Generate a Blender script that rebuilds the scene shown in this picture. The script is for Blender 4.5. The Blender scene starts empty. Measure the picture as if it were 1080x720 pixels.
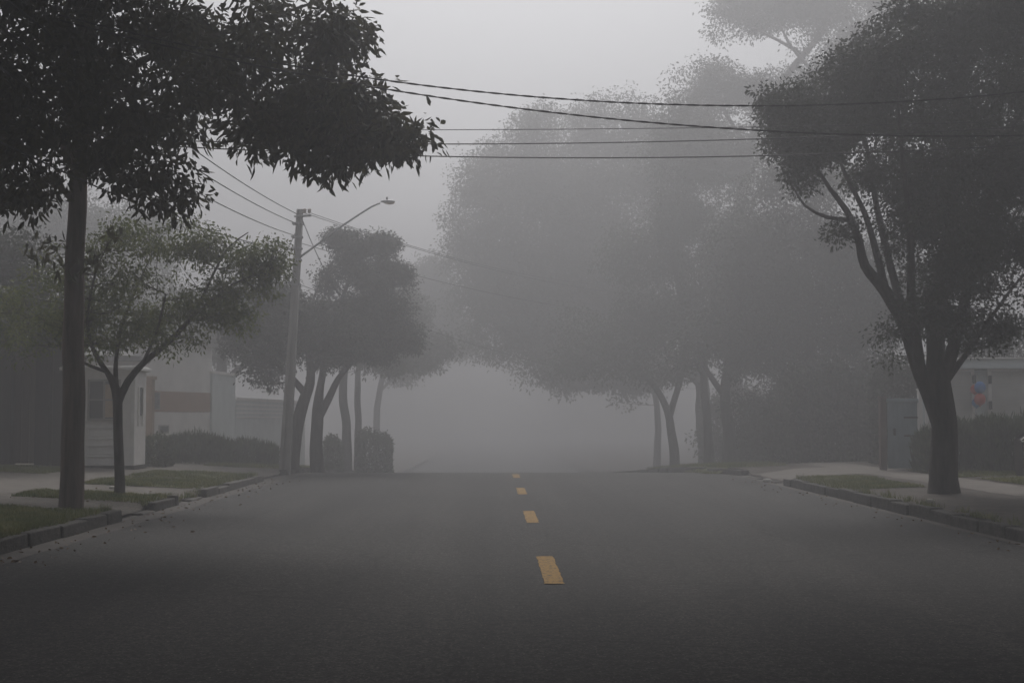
import bpy, math, random
import numpy as np
from mathutils import Vector, Matrix

# ------------------------------------------------------------------ camera, world, sun, exposure
scene = bpy.context.scene
F = 1413.0; CAMZ = 1.4
PITCH = math.atan(79.0 / F); YAW = math.atan(18.0 / F)
cam_data = bpy.data.cameras.new('camera'); cam = bpy.data.objects.new('camera', cam_data)
scene.collection.objects.link(cam); scene.camera = cam
cam.location = (0, 0, CAMZ)
cam.rotation_euler = (math.radians(90) + PITCH, 0, -YAW)
cam_data.sensor_width = 36; cam_data.lens = F / 1080 * 36
cam_data.clip_start = 0.1; cam_data.clip_end = 3000

SUN_EL, SUN_ROT = math.radians(49), math.radians(2)       # high, veiled, ahead of the camera
world = bpy.data.worlds.new('World'); scene.world = world; world.use_nodes = True
wn = world.node_tree; bg = wn.nodes['Background']
sky = wn.nodes.new('ShaderNodeTexSky'); sky.sky_type = 'NISHITA'; sky.sun_disc = False
sky.sun_elevation = SUN_EL; sky.sun_rotation = SUN_ROT
sky.air_density = 1.0; sky.dust_density = 2.0; sky.ozone_density = 1.0
hsv = wn.nodes.new('ShaderNodeHueSaturation'); hsv.inputs['Saturation'].default_value = 0.17
wn.links.new(sky.outputs[0], hsv.inputs['Color']); wn.links.new(hsv.outputs[0], bg.inputs['Color'])
bg.inputs['Strength'].default_value = 0.072
sl = bpy.data.lights.new('sun', 'SUN'); sl.energy = 1.5; sl.angle = math.radians(25); sl.color = (1, 0.97, 0.94)
so = bpy.data.objects.new('sun', sl); scene.collection.objects.link(so)
d = Vector((math.sin(SUN_ROT) * math.cos(SUN_EL), math.cos(SUN_ROT) * math.cos(SUN_EL), math.sin(SUN_EL)))
so.rotation_euler = (-d).to_track_quat('-Z', 'Y').to_euler()
vs = scene.view_settings
vs.view_transform = 'Standard'; vs.look = 'None'; vs.exposure = 1.07; vs.gamma = 1.0
scene.cycles.use_denoising = True
scene.cycles.max_bounces = 6; scene.cycles.diffuse_bounces = 2; scene.cycles.glossy_bounces = 2
scene.cycles.transmission_bounces = 3; scene.cycles.volume_bounces = 1; scene.cycles.transparent_max_bounces = 8
scene.cycles.use_fast_gi = False
HAZE_DENSITY = 0.0215

# ------------------------------------------------------------------ helpers
def at(px, py, Y):
    """World point seen at photo pixel (px, py) at the distance Y along the road."""
    cx, cy = (px - 540) / F, -(py - 360) / F
    dy = math.cos(PITCH) - cy * math.sin(PITCH); dz = math.sin(PITCH) + cy * math.cos(PITCH)
    x, y = cx, dy
    wx = x * math.cos(YAW) + y * math.sin(YAW); wy = -x * math.sin(YAW) + y * math.cos(YAW)
    return Vector((wx / wy * Y, Y, CAMZ + dz / wy * Y))

def tag(o, label=None, cat=None, group=None, kind=None):
    if label: o['label'] = label
    if cat: o['category'] = cat
    if group: o['group'] = group
    if kind: o['kind'] = kind
    return o

def thing(name, loc, label, cat, group=None, rz=0):
    o = bpy.data.objects.new(name, None); scene.collection.objects.link(o)
    o.location = loc; o.rotation_euler = (0, 0, rz); o.empty_display_size = .2
    return tag(o, label, cat, group)

class MB:
    def __init__(s): s.v = []; s.f = []
    def add(s, vs_, fs): 
        n = len(s.v); s.v += [tuple(p) for p in vs_]; s.f += [tuple(i + n for i in f) for f in fs]; return s
    def box(s, x0, x1, y0, y1, z0, z1, top=None):
        t = top or (x0, x1, y0, y1)
        return s.add([(x0,y0,z0),(x1,y0,z0),(x1,y1,z0),(x0,y1,z0),(t[0],t[2],z1),(t[1],t[2],z1),(t[1],t[3],z1),(t[0],t[3],z1)],
                     [(0,3,2,1),(4,5,6,7),(0,1,5,4),(1,2,6,5),(2,3,7,6),(3,0,4,7)])
    def tube(s, pts, rad, n=6, cap=True):
        pts = [Vector(p) for p in pts]
        if not hasattr(rad, '__len__'): rad = [rad] * len(pts)
        base = len(s.v); up = Vector((0.13, 0.37, 0.92))
        t0 = (pts[1] - pts[0]).normalized(); u = t0.cross(up)
        if u.length < .1: u = t0.cross(Vector((1, 0, 0)))
        u.normalize()
        for i, p in enumerate(pts):
            t = (pts[min(i + 1, len(pts) - 1)] - pts[max(i - 1, 0)])
            if t.length < 1e-9: t = t0.copy()
            t.normalize(); u = (u - t * u.dot(t)).normalized(); w = t.cross(u)
            for k in range(n):
                a = 2 * math.pi * k / n
                s.v.append(tuple(p + (u * math.cos(a) + w * math.sin(a)) * rad[i]))
        for i in range(len(pts) - 1):
            for k in range(n):
                a, b = base + i * n + k, base + i * n + (k + 1) % n
                s.f.append((a, b, b + n, a + n))
        if cap:
            s.f.append(tuple(base + k for k in range(n))[::-1]); e = base + (len(pts) - 1) * n
            s.f.append(tuple(e + k for k in range(n)))
        return s
    def sphere(s, c, r, nu=14, nv=9, jit=0, rnd=None):
        c = Vector(c); r = Vector(r) if hasattr(r, '__len__') else Vector((r, r, r)); base = len(s.v)
        s.v.append(tuple(c - Vector((0, 0, r.z))))
        for j in range(1, nv):
            th = math.pi * j / nv - math.pi / 2
            for k in range(nu):
                a = 2 * math.pi * k / nu; q = 1 + (rnd.uniform(-jit, jit) if rnd else 0)
                s.v.append((c.x + r.x * math.cos(th) * math.cos(a) * q, c.y + r.y * math.cos(th) * math.sin(a) * q, c.z + r.z * math.sin(th) * q))
        s.v.append(tuple(c + Vector((0, 0, r.z)))); top = len(s.v) - 1
        for k in range(nu): s.f.append((base, base + 1 + (k + 1) % nu, base + 1 + k))
        for j in range(nv - 2):
            for k in range(nu):
                a = base + 1 + j * nu + k; b = base + 1 + j * nu + (k + 1) % nu
                s.f.append((a, b, b + nu, a + nu))
        l = base + 1 + (nv - 2) * nu
        for k in range(nu): s.f.append((l + k, l + (k + 1) % nu, top))
        return s
    def build(s, name, m, parent=None, smooth=False, bevel=0):
        me = bpy.data.meshes.new(name); me.from_pydata(s.v, [], s.f); me.update()
        if smooth: me.polygons.foreach_set('use_smooth', [True] * len(me.polygons))
        me.materials.append(m); o = bpy.data.objects.new(name, me); scene.collection.objects.link(o)
        if parent: o.parent = parent
        if bevel:
            b = o.modifiers.new('bevel', 'BEVEL'); b.width = bevel; b.segments = 2; b.limit_method = 'ANGLE'
        return o

def fast_mesh(name, V, Fq, m, parent=None):
    me = bpy.data.meshes.new(name); V = np.asarray(V, np.float32); Fq = np.asarray(Fq, np.int32)
    me.vertices.add(len(V)); me.vertices.foreach_set('co', V.ravel())
    k = Fq.shape[1]; me.loops.add(Fq.size); me.loops.foreach_set('vertex_index', Fq.ravel())
    me.polygons.add(len(Fq)); me.polygons.foreach_set('loop_start', np.arange(0, Fq.size, k, dtype=np.int32))
    me.update(calc_edges=True); me.materials.append(m)
    o = bpy.data.objects.new(name, me); scene.collection.objects.link(o)
    if parent: o.parent = parent
    return o

# ------------------------------------------------------------------ materials
def mat(name, col, rough=.8, var=.25, scale=4.0, col2=None, bump=0, bscale=30, detail=6, spec=.3, stretch=None, metal=0, lo=.3, hi=.7):
    m = bpy.data.materials.new(name); m.use_nodes = True; nt = m.node_tree; N = nt.nodes; L = nt.links
    b = N['Principled BSDF']; b.inputs['Roughness'].default_value = rough; b.inputs['Metallic'].default_value = metal
    b.inputs['Specular IOR Level'].default_value = spec
    tc = N.new('ShaderNodeTexCoord'); mp = N.new('ShaderNodeMapping'); L.new(tc.outputs['Object'], mp.inputs[0])
    if stretch: mp.inputs['Scale'].default_value = stretch
    n = N.new('ShaderNodeTexNoise'); n.inputs['Scale'].default_value = scale; n.inputs['Detail'].default_value = detail
    n.inputs['Roughness'].default_value = .65; L.new(mp.outputs[0], n.inputs['Vector'])
    r = N.new('ShaderNodeValToRGB'); r.color_ramp.elements[0].position = lo; r.color_ramp.elements[1].position = hi
    c2 = col2 or tuple(min(1, c * (1 + var)) for c in col); c1 = col if col2 else tuple(c * (1 - var) for c in col)
    r.color_ramp.elements[0].color = (*c1, 1); r.color_ramp.elements[1].color = (*c2, 1)
    L.new(n.outputs[0], r.inputs[0]); L.new(r.outputs[0], b.inputs['Base Color'])
    if bump:
        n2 = N.new('ShaderNodeTexNoise'); n2.inputs['Scale'].default_value = bscale; n2.inputs['Detail'].default_value = 5
        L.new(mp.outputs[0], n2.inputs['Vector']); bp = N.new('ShaderNodeBump'); bp.inputs['Strength'].default_value = bump
        bp.inputs['Distance'].default_value = .02; L.new(n2.outputs[0], bp.inputs['Height']); L.new(bp.outputs[0], b.inputs['Normal'])
    return m

def leaf_mat(name, c1, c2, trans=.25, scale=9.0):
    m = bpy.data.materials.new(name); m.use_nodes = True; nt = m.node_tree; N = nt.nodes; L = nt.links
    b = N['Principled BSDF']; b.inputs['Roughness'].default_value = .55; b.inputs['Specular IOR Level'].default_value = .25
    tc = N.new('ShaderNodeTexCoord'); n = N.new('ShaderNodeTexNoise'); n.inputs['Scale'].default_value = scale; n.inputs['Detail'].default_value = 3
    L.new(tc.outputs['Object'], n.inputs['Vector'])
    r = N.new('ShaderNodeValToRGB'); r.color_ramp.elements[0].position = .35; r.color_ramp.elements[1].position = .68
    r.color_ramp.elements[0].color = (*c1, 1); r.color_ramp.elements[1].color = (*c2, 1); L.new(n.outputs[0], r.inputs[0])
    L.new(r.outputs[0], b.inputs['Base Color'])
    t = N.new('ShaderNodeBsdfTranslucent'); L.new(r.outputs[0], t.inputs['Color'])
    mx = N.new('ShaderNodeMixShader'); mx.inputs[0].default_value = trans
    L.new(b.outputs[0], mx.inputs[1]); L.new(t.outputs[0], mx.inputs[2])
    L.new(mx.outputs[0], N['Material Output'].inputs['Surface'])
    return m

def asphalt_mat():
    m = bpy.data.materials.new('asphalt'); m.use_nodes = True; nt = m.node_tree; N = nt.nodes; L = nt.links
    b = N['Principled BSDF']; tc = N.new('ShaderNodeTexCoord')
    def noise(sc, det, stretch=None, ro=.6):
        n = N.new('ShaderNodeTexNoise'); n.inputs['Scale'].default_value = sc; n.inputs['Detail'].default_value = det; n.inputs['Roughness'].default_value = ro
        if stretch:
            mp = N.new('ShaderNodeMapping'); mp.inputs['Scale'].default_value = stretch; L.new(tc.outputs['Object'], mp.inputs[0]); L.new(mp.outputs[0], n.inputs['Vector'])
        else: L.new(tc.outputs['Object'], n.inputs['Vector'])
        return n
    fine = noise(34, 6, ro=.92); big = noise(.55, 5, (1, .35, 1)); 
    vor = N.new('ShaderNodeTexVoronoi'); vor.inputs['Scale'].default_value = 34; L.new(tc.outputs['Object'], vor.inputs['Vector'])
    r1 = N.new('ShaderNodeValToRGB'); r1.color_ramp.elements[0].position = .455; r1.color_ramp.elements[1].position = .575
    r1.color_ramp.elements[0].color = (.003, .003, .0028, 1); r1.color_ramp.elements[1].color = (.086, .082, .078, 1)
    L.new(fine.outputs[0], r1.inputs[0])
    r2 = N.new('ShaderNodeValToRGB'); r2.color_ramp.elements[0].position = .3; r2.color_ramp.elements[1].position = .75
    r2.color_ramp.elements[0].color = (.72, .71, .71, 1); r2.color_ramp.elements[1].color = (1.2, 1.18, 1.16, 1); L.new(big.outputs[0], r2.inputs[0])
    mu = N.new('ShaderNodeMixRGB'); mu.blend_type = 'MULTIPLY'; mu.inputs[0].default_value = 1
    L.new(r1.outputs[0], mu.inputs[1]); L.new(r2.outputs[0], mu.inputs[2])
    # pale stones
    r3 = N.new('ShaderNodeValToRGB'); r3.color_ramp.elements[0].position = .0; r3.color_ramp.elements[1].position = .26
    r3.color_ramp.elements[0].color = (1, 1, 1, 1); r3.color_ramp.elements[1].color = (0, 0, 0, 1); L.new(vor.outputs['Distance'], r3.inputs[0])
    rc = N.new('ShaderNodeMath'); rc.operation = 'GREATER_THAN'; rc.inputs[1].default_value = .66
    sp = N.new('ShaderNodeSeparateColor'); L.new(vor.outputs['Color'], sp.inputs[0]); L.new(sp.outputs[0], rc.inputs[0])
    lane = noise(1.0, 3, (1.1, .03, 1)); r4 = N.new('ShaderNodeValToRGB'); r4.color_ramp.elements[0].position = .35; r4.color_ramp.elements[1].position = .62
    r4.color_ramp.elements[0].color = (.68, .68, .69, 1); r4.color_ramp.elements[1].color = (1.22, 1.21, 1.2, 1); L.new(lane.outputs[0], r4.inputs[0])
    mid = noise(11, 6, ro=.85); r5 = N.new('ShaderNodeValToRGB'); r5.color_ramp.elements[0].position = .43; r5.color_ramp.elements[1].position = .57
    r5.color_ramp.elements[0].color = (.5, .5, .5, 1); r5.color_ramp.elements[1].color = (1.5, 1.48, 1.45, 1); L.new(mid.outputs[0], r5.inputs[0])
    for rr_ in (r4, r5):
        m9 = N.new('ShaderNodeMixRGB'); m9.blend_type = 'MULTIPLY'; m9.inputs[0].default_value = 1; L.new(mu.outputs[0], m9.inputs[1]); L.new(rr_.outputs[0], m9.inputs[2]); mu = m9
    m2 = N.new('ShaderNodeMath'); m2.operation = 'MULTIPLY'; L.new(r3.outputs[0], m2.inputs[0]); L.new(rc.outputs[0], m2.inputs[1])
    mx = N.new('ShaderNodeMixRGB'); mx.inputs[2].default_value = (.32, .29, .26, 1); L.new(m2.outputs[0], mx.inputs[0]); L.new(mu.outputs[0], mx.inputs[1])
    # cracks
    wv = noise(1.3, 3); add = N.new('ShaderNodeMixRGB'); add.blend_type = 'ADD'; add.inputs[0].default_value = .6
    L.new(tc.outputs['Object'], add.inputs[1]); L.new(wv.outputs['Color'], add.inputs[2])
    v2 = N.new('ShaderNodeTexVoronoi'); v2.feature = 'DISTANCE_TO_EDGE'; v2.inputs['Scale'].default_value = .33; L.new(add.outputs[0], v2.inputs['Vector'])
    rk = N.new('ShaderNodeValToRGB'); rk.color_ramp.elements[0].position = .002; rk.color_ramp.elements[1].position = .008
    rk.color_ramp.elements[0].color = (.3, .3, .3, 1); rk.color_ramp.elements[1].color = (1, 1, 1, 1); L.new(v2.outputs['Distance'], rk.inputs[0])
    mk = N.new('ShaderNodeMixRGB'); mk.blend_type = 'MULTIPLY'; mk.inputs[0].default_value = .8
    L.new(mx.outputs[0], mk.inputs[1]); L.new(rk.outputs[0], mk.inputs[2]); L.new(mk.outputs[0], b.inputs['Base Color'])
    b.inputs['Roughness'].default_value = .8; b.inputs['Specular IOR Level'].default_value = .2
    bp = N.new('ShaderNodeBump'); bp.inputs['Strength'].default_value = .7; bp.inputs['Distance'].default_value = .008
    L.new(fine.outputs[0], bp.inputs['Height']); L.new(bp.outputs[0], b.inputs['Normal'])
    return m

def paving_mat(name, c1, c2, mortar, scale, bw=.5, rh=.5, stain=.5):
    m = bpy.data.materials.new(name); m.use_nodes = True; nt = m.node_tree; N = nt.nodes; L = nt.links
    b = N['Principled BSDF']; b.inputs['Roughness'].default_value = .85; b.inputs['Specular IOR Level'].default_value = .2
    tc = N.new('ShaderNodeTexCoord'); br = N.new('ShaderNodeTexBrick'); br.inputs['Scale'].default_value = scale
    nz = N.new('ShaderNodeTexNoise'); nz.inputs['Scale'].default_value = 5; L.new(tc.outputs['Object'], nz.inputs['Vector'])
    ad = N.new('ShaderNodeMixRGB'); ad.blend_type = 'ADD'; ad.inputs[0].default_value = .04; L.new(tc.outputs['Object'], ad.inputs[1]); L.new(nz.outputs['Color'], ad.inputs[2])
    L.new(ad.outputs[0], br.inputs['Vector'])
    br.inputs['Color1'].default_value = (*c1, 1); br.inputs['Color2'].default_value = (*c2, 1); br.inputs['Mortar'].default_value = (*mortar, 1)
    br.inputs['Mortar Size'].default_value = .03; br.inputs['Brick Width'].default_value = bw; br.inputs['Row Height'].default_value = rh
    n = N.new('ShaderNodeTexNoise'); n.inputs['Scale'].default_value = 1.7; n.inputs['Detail'].default_value = 9; n.inputs['Roughness'].default_value = .7
    L.new(tc.outputs['Object'], n.inputs['Vector'])
    r = N.new('ShaderNodeValToRGB'); r.color_ramp.elements[0].position = .35; r.color_ramp.elements[1].position = .68
    k = 1 - stain; r.color_ramp.elements[0].color = (k, k * .97, k * .9, 1); r.color_ramp.elements[1].color = (1.1, 1.1, 1.1, 1); L.new(n.outputs[0], r.inputs[0])
    mu = N.new('ShaderNodeMixRGB'); mu.blend_type = 'MULTIPLY'; mu.inputs[0].default_value = 1
    L.new(br.outputs['Color'], mu.inputs[1]); L.new(r.outputs[0], mu.inputs[2]); L.new(mu.outputs[0], b.inputs['Base Color'])
    bp = N.new('ShaderNodeBump'); bp.inputs['Strength'].default_value = .5; bp.inputs['Distance'].default_value = .012
    L.new(br.outputs['Fac'], bp.inputs['Height']); bp.invert = True; L.new(bp.outputs[0], b.inputs['Normal'])
    return m

M = dict(
    asphalt=asphalt_mat(),
    soil=mat('soil', (.05, .042, .032), .95, .35, 2, bump=.4),
    gutter=mat('gutter_concrete', (.085, .075, .066), .85, .35, 3, bump=.3, bscale=60),
    kerb=mat('kerb_stone', (.060, .055, .048), .9, .75, 9, bump=1, bscale=30, detail=9),
    kerbpale=mat('pale_kerb_stone', (.11, .10, .09), .9, .45, 3.5, bump=.6, bscale=18),
    pave=paving_mat('pavement', (.19, .17, .15), (.15, .135, .12), (.13, .12, .10), 2.0, stain=.35),
    cobble=paving_mat('cobble', (.20, .175, .15), (.13, .115, .10), (.06, .055, .045), 6.0, .5, .45, stain=.5),
    path=mat('path_concrete', (.15, .132, .115), .88, .25, 3, bump=.3),
    dirt=paving_mat('dirt_paving', (.115, .092, .074), (.060, .050, .040), (.045, .04, .033), 5.5, .5, .45, stain=.5),
    turf=mat('turf', (.075, .085, .028), .95, .4, 6, col2=(.14, .13, .05), bump=.8, bscale=70),
    grass=leaf_mat('grass_blade', (.085, .115, .028), (.22, .21, .065), .25, 2.5),
    yellow=mat('worn_yellow_paint', (.075, .055, .03), .8, .25, 26, col2=(.36, .20, .035), detail=9, bump=.4, bscale=110, lo=.40, hi=.50),
    bark=mat('bark', (.045, .036, .030), .95, .9, 9, bump=.9, bscale=30, stretch=(1, 1, .25)),
    bark_brown=mat('brown_bark', (.085, .060, .048), .95, .8, 10, bump=.8, bscale=28, stretch=(1, 1, .12)),
    bark_pale=mat('pale_bark', (.22, .2, .18), .9, .35, 3, bump=.4, stretch=(1, 1, .3)),
    leaf_dark=leaf_mat('broad_leaf', (.020, .026, .009), (.095, .088, .030), .30, 5),
    leaf_olive=leaf_mat('olive_leaf', (.070, .100, .026), (.21, .23, .065), .35, 4),
    leaf_deep=leaf_mat('deep_green_leaf', (.020, .030, .014), (.050, .062, .026), .2, 3),
    leaf_mid=leaf_mat('mid_green_leaf', (.035, .045, .02), (.07, .08, .035), .25, 1.5),
    hedge=leaf_mat('hedge_leaf', (.028, .040, .016), (.085, .105, .04), .2, 6),
    white=mat('white_paint', (.88, .85, .82), .6, .1, 3),
    booth=mat('booth_paint', (.88, .85, .82), .6, .1, 4, bump=.1),
    boothtrim=mat('booth_trim', (.84, .82, .79), .55, .08, 5),
    render=mat('white_render', (.88, .85, .82), .85, .12, 1.2, bump=.2, bscale=50),
    tan=mat('tan_render', (.40, .25, .17), .85, .12, 2, bump=.2, bscale=50),
    beige=mat('beige_pillar', (.42, .33, .27), .85, .2, 3, bump=.3),
    glass=mat('window_glass', (.035, .04, .045), .12, .2, 1, spec=.6),
    curtain=mat('curtain', (.55, .42, .30), .9, .2, 10),
    frame=mat('window_frame', (.35, .33, .31), .6, .1, 3),
    dark=mat('dark_metal', (.03, .03, .032), .5, .2, 8),
    darkwood=mat('dark_wood', (.028, .020, .016), .75, .35, 6, stretch=(3, 3, .3), bump=.3),
    brownwood=mat('brown_wood', (.085, .060, .052), .75, .3, 5, stretch=(4, 4, .3), bump=.3),
    concrete=mat('pole_concrete', (.26, .245, .23), .9, .25, 5, bump=.4, stretch=(1, 1, .3)),
    steel=mat('galvanised_steel', (.30, .30, .31), .5, .15, 8, metal=.6),
    wire=mat('cable_rubber', (.02, .02, .02), .6, .1, 5),
    porcelain=mat('porcelain', (.30, .22, .18), .3, .1, 5),
    bluegrey=mat('blue_grey_paint', (.24, .30, .34), .6, .15, 3, bump=.1),
    panel=mat('grey_panel', (.60, .585, .55), .7, .1, 2, bump=.1),
    palewall=mat('pale_blue_wall', (.66, .70, .70), .8, .1, 2),
    redbrown=mat('red_brown_post', (.12, .08, .066), .8, .25, 6),
    roof=mat('roof_grey', (.24, .23, .22), .85, .25, 4, bump=.3),
    blue=mat('blue_balloon', (.06, .22, .55), .35, .05, 2, spec=.5),
    red=mat('red_balloon', (.55, .06, .04), .35, .05, 2, spec=.5),
    litter=leaf_mat('fallen_leaf', (.10, .055, .025), (.22, .13, .05), .1, 30),
    stone=mat('pale_stone', (.45, .43, .40), .85, .2, 8),
)

# ------------------------------------------------------------------ ground shape
KL, KR = -5.0, 5.87
def P(Y):                                   # the street crests and then runs downhill
    if Y <= 31: return 0.0
    if Y <= 37: return -.004 * (Y - 31) ** 2
    if Y <= 66: return -.144 - .048 * (Y - 37)
    if Y <= 76: t = Y - 66; return -1.536 - .048 * t + .002 * t * t
    return -1.816 - .008 * (min(Y, 300) - 76)
def kl(Y): return KL
def kr(Y): return KR - max(0, min(1, (Y - 31) / 8)) * .95
def sm(t): t = max(0, min(1, t)); return t * t * (3 - 2 * t)
GAPL = [(18.1, 19.8), (21.5, 23.3), (29.3, 32.3)]; GAPR = [(27.2, 31.5)]
def HL(X, Y):
    u = kl(Y) - X; h = .13 + .045 * min(max(u, 0), 5)
    for a, b in GAPL:
        g = sm((Y - a) / .3 + .5) * sm((b - Y) / .3 + .5)
        h -= g * .10 * (1 - sm(u / 1.3))
    return P(Y) + h
def HR(X, Y):
    u = X - kr(Y); h = .15 + .035 * min(max(u, 0), 5)
    for a, b in GAPR:
        g = sm((Y - a) / .5 + .5) * sm((b - Y) / .5 + .5)
        h -= g * .12 * (1 - sm(u / 1.3))
    return P(Y) + h
def ZG(X, Y):
    if X < kl(Y): return HL(X, Y)
    if X > kr(Y): return HR(X, Y)
    return P(Y)

def sheet(name, xs_fn, ys, nx, z_fn, m, kind='structure'):
    b = MB(); nx1 = nx + 1
    for y in ys:
        x0, x1 = xs_fn(y)
        for i in range(nx1):
            x = x0 + (x1 - x0) * i / nx; b.v.append((x, y, z_fn(x, y)))
    for j in range(len(ys) - 1):
        for i in range(nx): a = j * nx1 + i; b.f.append((a, a + 1, a + 1 + nx1, a + nx1))
    o = b.build(name, m, smooth=True); tag(o, kind=kind); return o
def frange(a, b, s):
    n = max(1, int(round((b - a) / s))); return [a + (b - a) * i / n for i in range(n + 1)]

ysfar = frange(-60, 28, 8) + frange(29, 80, 1) + frange(84, 180, 8) + [200, 280]
sheet('ground', lambda y: (-280, 280), ysfar, 8, lambda x, y: P(y) - .06, M['soil'])
ysr = frange(-30, 29, 1) + frange(29.5, 80, .5) + frange(82, 180, 4)
sheet('road', lambda y: (kl(y) - .02, kr(y) + .02), ysr, 6, lambda x, y: P(y), M['asphalt'])
sheet('gutter', lambda y: (kl(y), kl(y) + .34 + .02 * math.sin(y * 3.1)), frange(-5, 60, .4), 2, lambda x, y: P(y) + .004, M['gutter']).name = 'gutter'
sheet('gutter', lambda y: (kr(y) - .16 - .02 * math.sin(y * 2.3), kr(y)), frange(-5, 60, .4), 2, lambda x, y: P(y) + .004, M['gutter'])
ysp = frange(-5, 18, 1) + frange(18.1, 34, .15) + frange(34.5, 70, .5) + frange(72, 180, 4)
uu = [0, .15, .4, .7, 1.0, 1.3, 2, 3, 4, 5, 7, 12, 30, 60]
def side_sheet(name, sgn, m):
    b = MB(); n = len(uu)
    for y in ysp:
        for u in uu:
            x = (kl(y) - u - .14) if sgn < 0 else (kr(y) + u + .14)
            b.v.append((x, y, HL(x, y) if sgn < 0 else HR(x, y)))
    for j in range(len(ysp) - 1):
        for i in range(n - 1):
            a = j * n + i; q = (a, a + 1, a + 1 + n, a + n); b.f.append(q[::-1] if sgn < 0 else q)
    return tag(b.build(name, m, smooth=True), kind='structure')
side_sheet('pavement', -1, M['pave']); side_sheet('pavement', 1, M['dirt'])

def patch(name, x0, x1, y0, y1, m, lift, wob=.06, seed=1):
    rnd = random.Random(seed); ys = frange(y0, y1, .25); j0 = [rnd.uniform(-wob, wob) for _ in ys]; j1 = [rnd.uniform(-wob, wob) for _ in ys]
    b = MB(); nx = 8
    for k, y in enumerate(ys):
        for i in range(nx + 1):
            x = x0 + j0[k] + (x1 + j1[k] - x0 - j0[k]) * i / nx
            b.v.append((x, y, ZG(x, y) + lift))
    for k in range(len(ys) - 1):
        for i in range(nx): a = k * (nx + 1) + i; b.f.append((a, a + 1, a + nx + 2, a + nx + 1))
    return tag(b.build(name, m, smooth=True), kind='structure')

def grass(x0, x1, y0, y1, dens, hgt, label, seed):
    patch('turf', x0, x1, y0, y1, M['turf'], .012, .07, seed)
    r = np.random.default_rng(seed); n = int((x1 - x0) * (y1 - y0) * dens)
    X = r.uniform(x0 - .03, x1 + .03, n); Y = r.uniform(y0 - .04, y1 + .04, n)
    dn = np.sin(X * 2.1 + seed) * np.cos(Y * 1.7) + np.sin(X * 5 + Y * 3.3) * .5
    keep = r.uniform(-1.6, 1.2, n) < dn + .45; X, Y, dn = X[keep], Y[keep], dn[keep]; n = len(X)
    Z = np.array([ZG(a, b_) for a, b_ in zip(X, Y)]) + .008
    a = r.uniform(0, 6.28, n); h = hgt * r.uniform(.4, 1.3, n) * (1 + .3 * dn); w = .006 + .004 * r.random(n)
    l = r.uniform(0, .8, n) * h
    base = np.stack([X, Y, Z], 1); side = np.stack([np.cos(a), np.sin(a), a * 0], 1) * w[:, None]
    tip = base + np.stack([-np.sin(a) * l, np.cos(a) * l, h], 1)
    V = np.stack([base - side, base + side, tip], 1).reshape(-1, 3); Fq = np.arange(3 * n).reshape(-1, 3)
    o = fast_mesh('grass', V, Fq, M['grass']); tag(o, label, 'grass', kind='stuff')

def tufts(sgn, y0, y1, count, seed, label, off=0.0):
    r = np.random.default_rng(seed); V = []; 
    for _ in range(count):
        y = r.uniform(y0, y1); xk = (kl(y) - .16 - off) if sgn < 0 else (kr(y) + .16 + off); x = xk + r.normal() * .03
        n = int(r.uniform(6, 26)); hh = r.uniform(.05, .15)
        a = r.uniform(0, 6.28, n); bx_ = x + r.normal(size=n) * .03; by = y + r.normal(size=n) * .06; bz = ZG(x, y) - .005
        l = hh * r.uniform(.2, .9, n); h = hh * r.uniform(.5, 1.2, n); w = .006
        for k in range(n): V += [(bx_[k] - w * math.cos(a[k]), by[k] - w * math.sin(a[k]), bz), (bx_[k] + w * math.cos(a[k]), by[k] + w * math.sin(a[k]), bz), (bx_[k] - l[k] * math.sin(a[k]), by[k] + l[k] * math.cos(a[k]), bz + h[k])]
    tag(fast_mesh('weeds', V, np.arange(len(V)).reshape(-1, 3), M['grass']), label, 'weeds', kind='stuff')
tufts(-1, 11, 18, 170, 31, 'ragged weed tufts leaning over the near left kerb')
tufts(-1, 19.8, 29, 130, 32, 'ragged weed tufts behind the farther left kerbs')
tufts(1, 12, 27, 120, 33, 'thin weed tufts behind the long right kerb')
patch('driveway', -9.5, -5.14, 18.1, 19.9, M['cobble'], .004, .03, 3)
patch('driveway', -12, -5.14, 21.5, 23.3, M['path'], .004, .05, 4)
patch('driveway', -9.0, -5.14, 29.3, 32.4, M['path'], .004, .05, 5)
patch('path', 7.75, 8.7, 20, 45, M['path'], .004, .04, 6)
patch('driveway', 6.1, 8.4, 27.8, 31.2, M['path'], .008, .05, 7)
patch('path', 9.0, 14, 24.6, 25.1, M['path'], .006, .03, 8)
patch('path', -8.6, -7.35, 6, 29, M['path'], .006, .03, 9)
grass(-7.4, -5.2, 8, 17.9, 2600, .05, 'rough olive grass on the near left verge beside the kerb', 11)
grass(-7.1, -5.25, 19.9, 21.4, 2600, .05, 'short grass round the foot of the small forked tree', 12)
grass(-7.2, -5.3, 23.5, 26.2, 2200, .045, 'green grass plot behind the pale kerb on the left', 13)
grass(-7.2, -5.3, 26.7, 29.1, 2000, .045, 'narrow far grass plot beyond the paved strip on the left', 14)
grass(-13, -8.7, 26.0, 28.4, 1500, .05, 'dull grass strip in front of the white guard booth', 15)
grass(-7.0, -5.25, 32.5, 44, 900, .06, 'grass verge round the concrete pole and leaning trees', 16)
grass(6.15, 7.3, 22.8, 27.2, 2200, .045, 'grass strip behind the right kerb beyond the big tree', 17)
grass(8.75, 12.5, 25.2, 28.4, 1500, .05, 'lawn in front of the blue grey gate', 18)
grass(8.9, 13, 20.5, 24.5, 1500, .05, 'dim lawn behind the big right tree', 19)
grass(5.2, 7.2, 33, 46, 700, .08, 'rough verge under the far right trees', 20)

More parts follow.
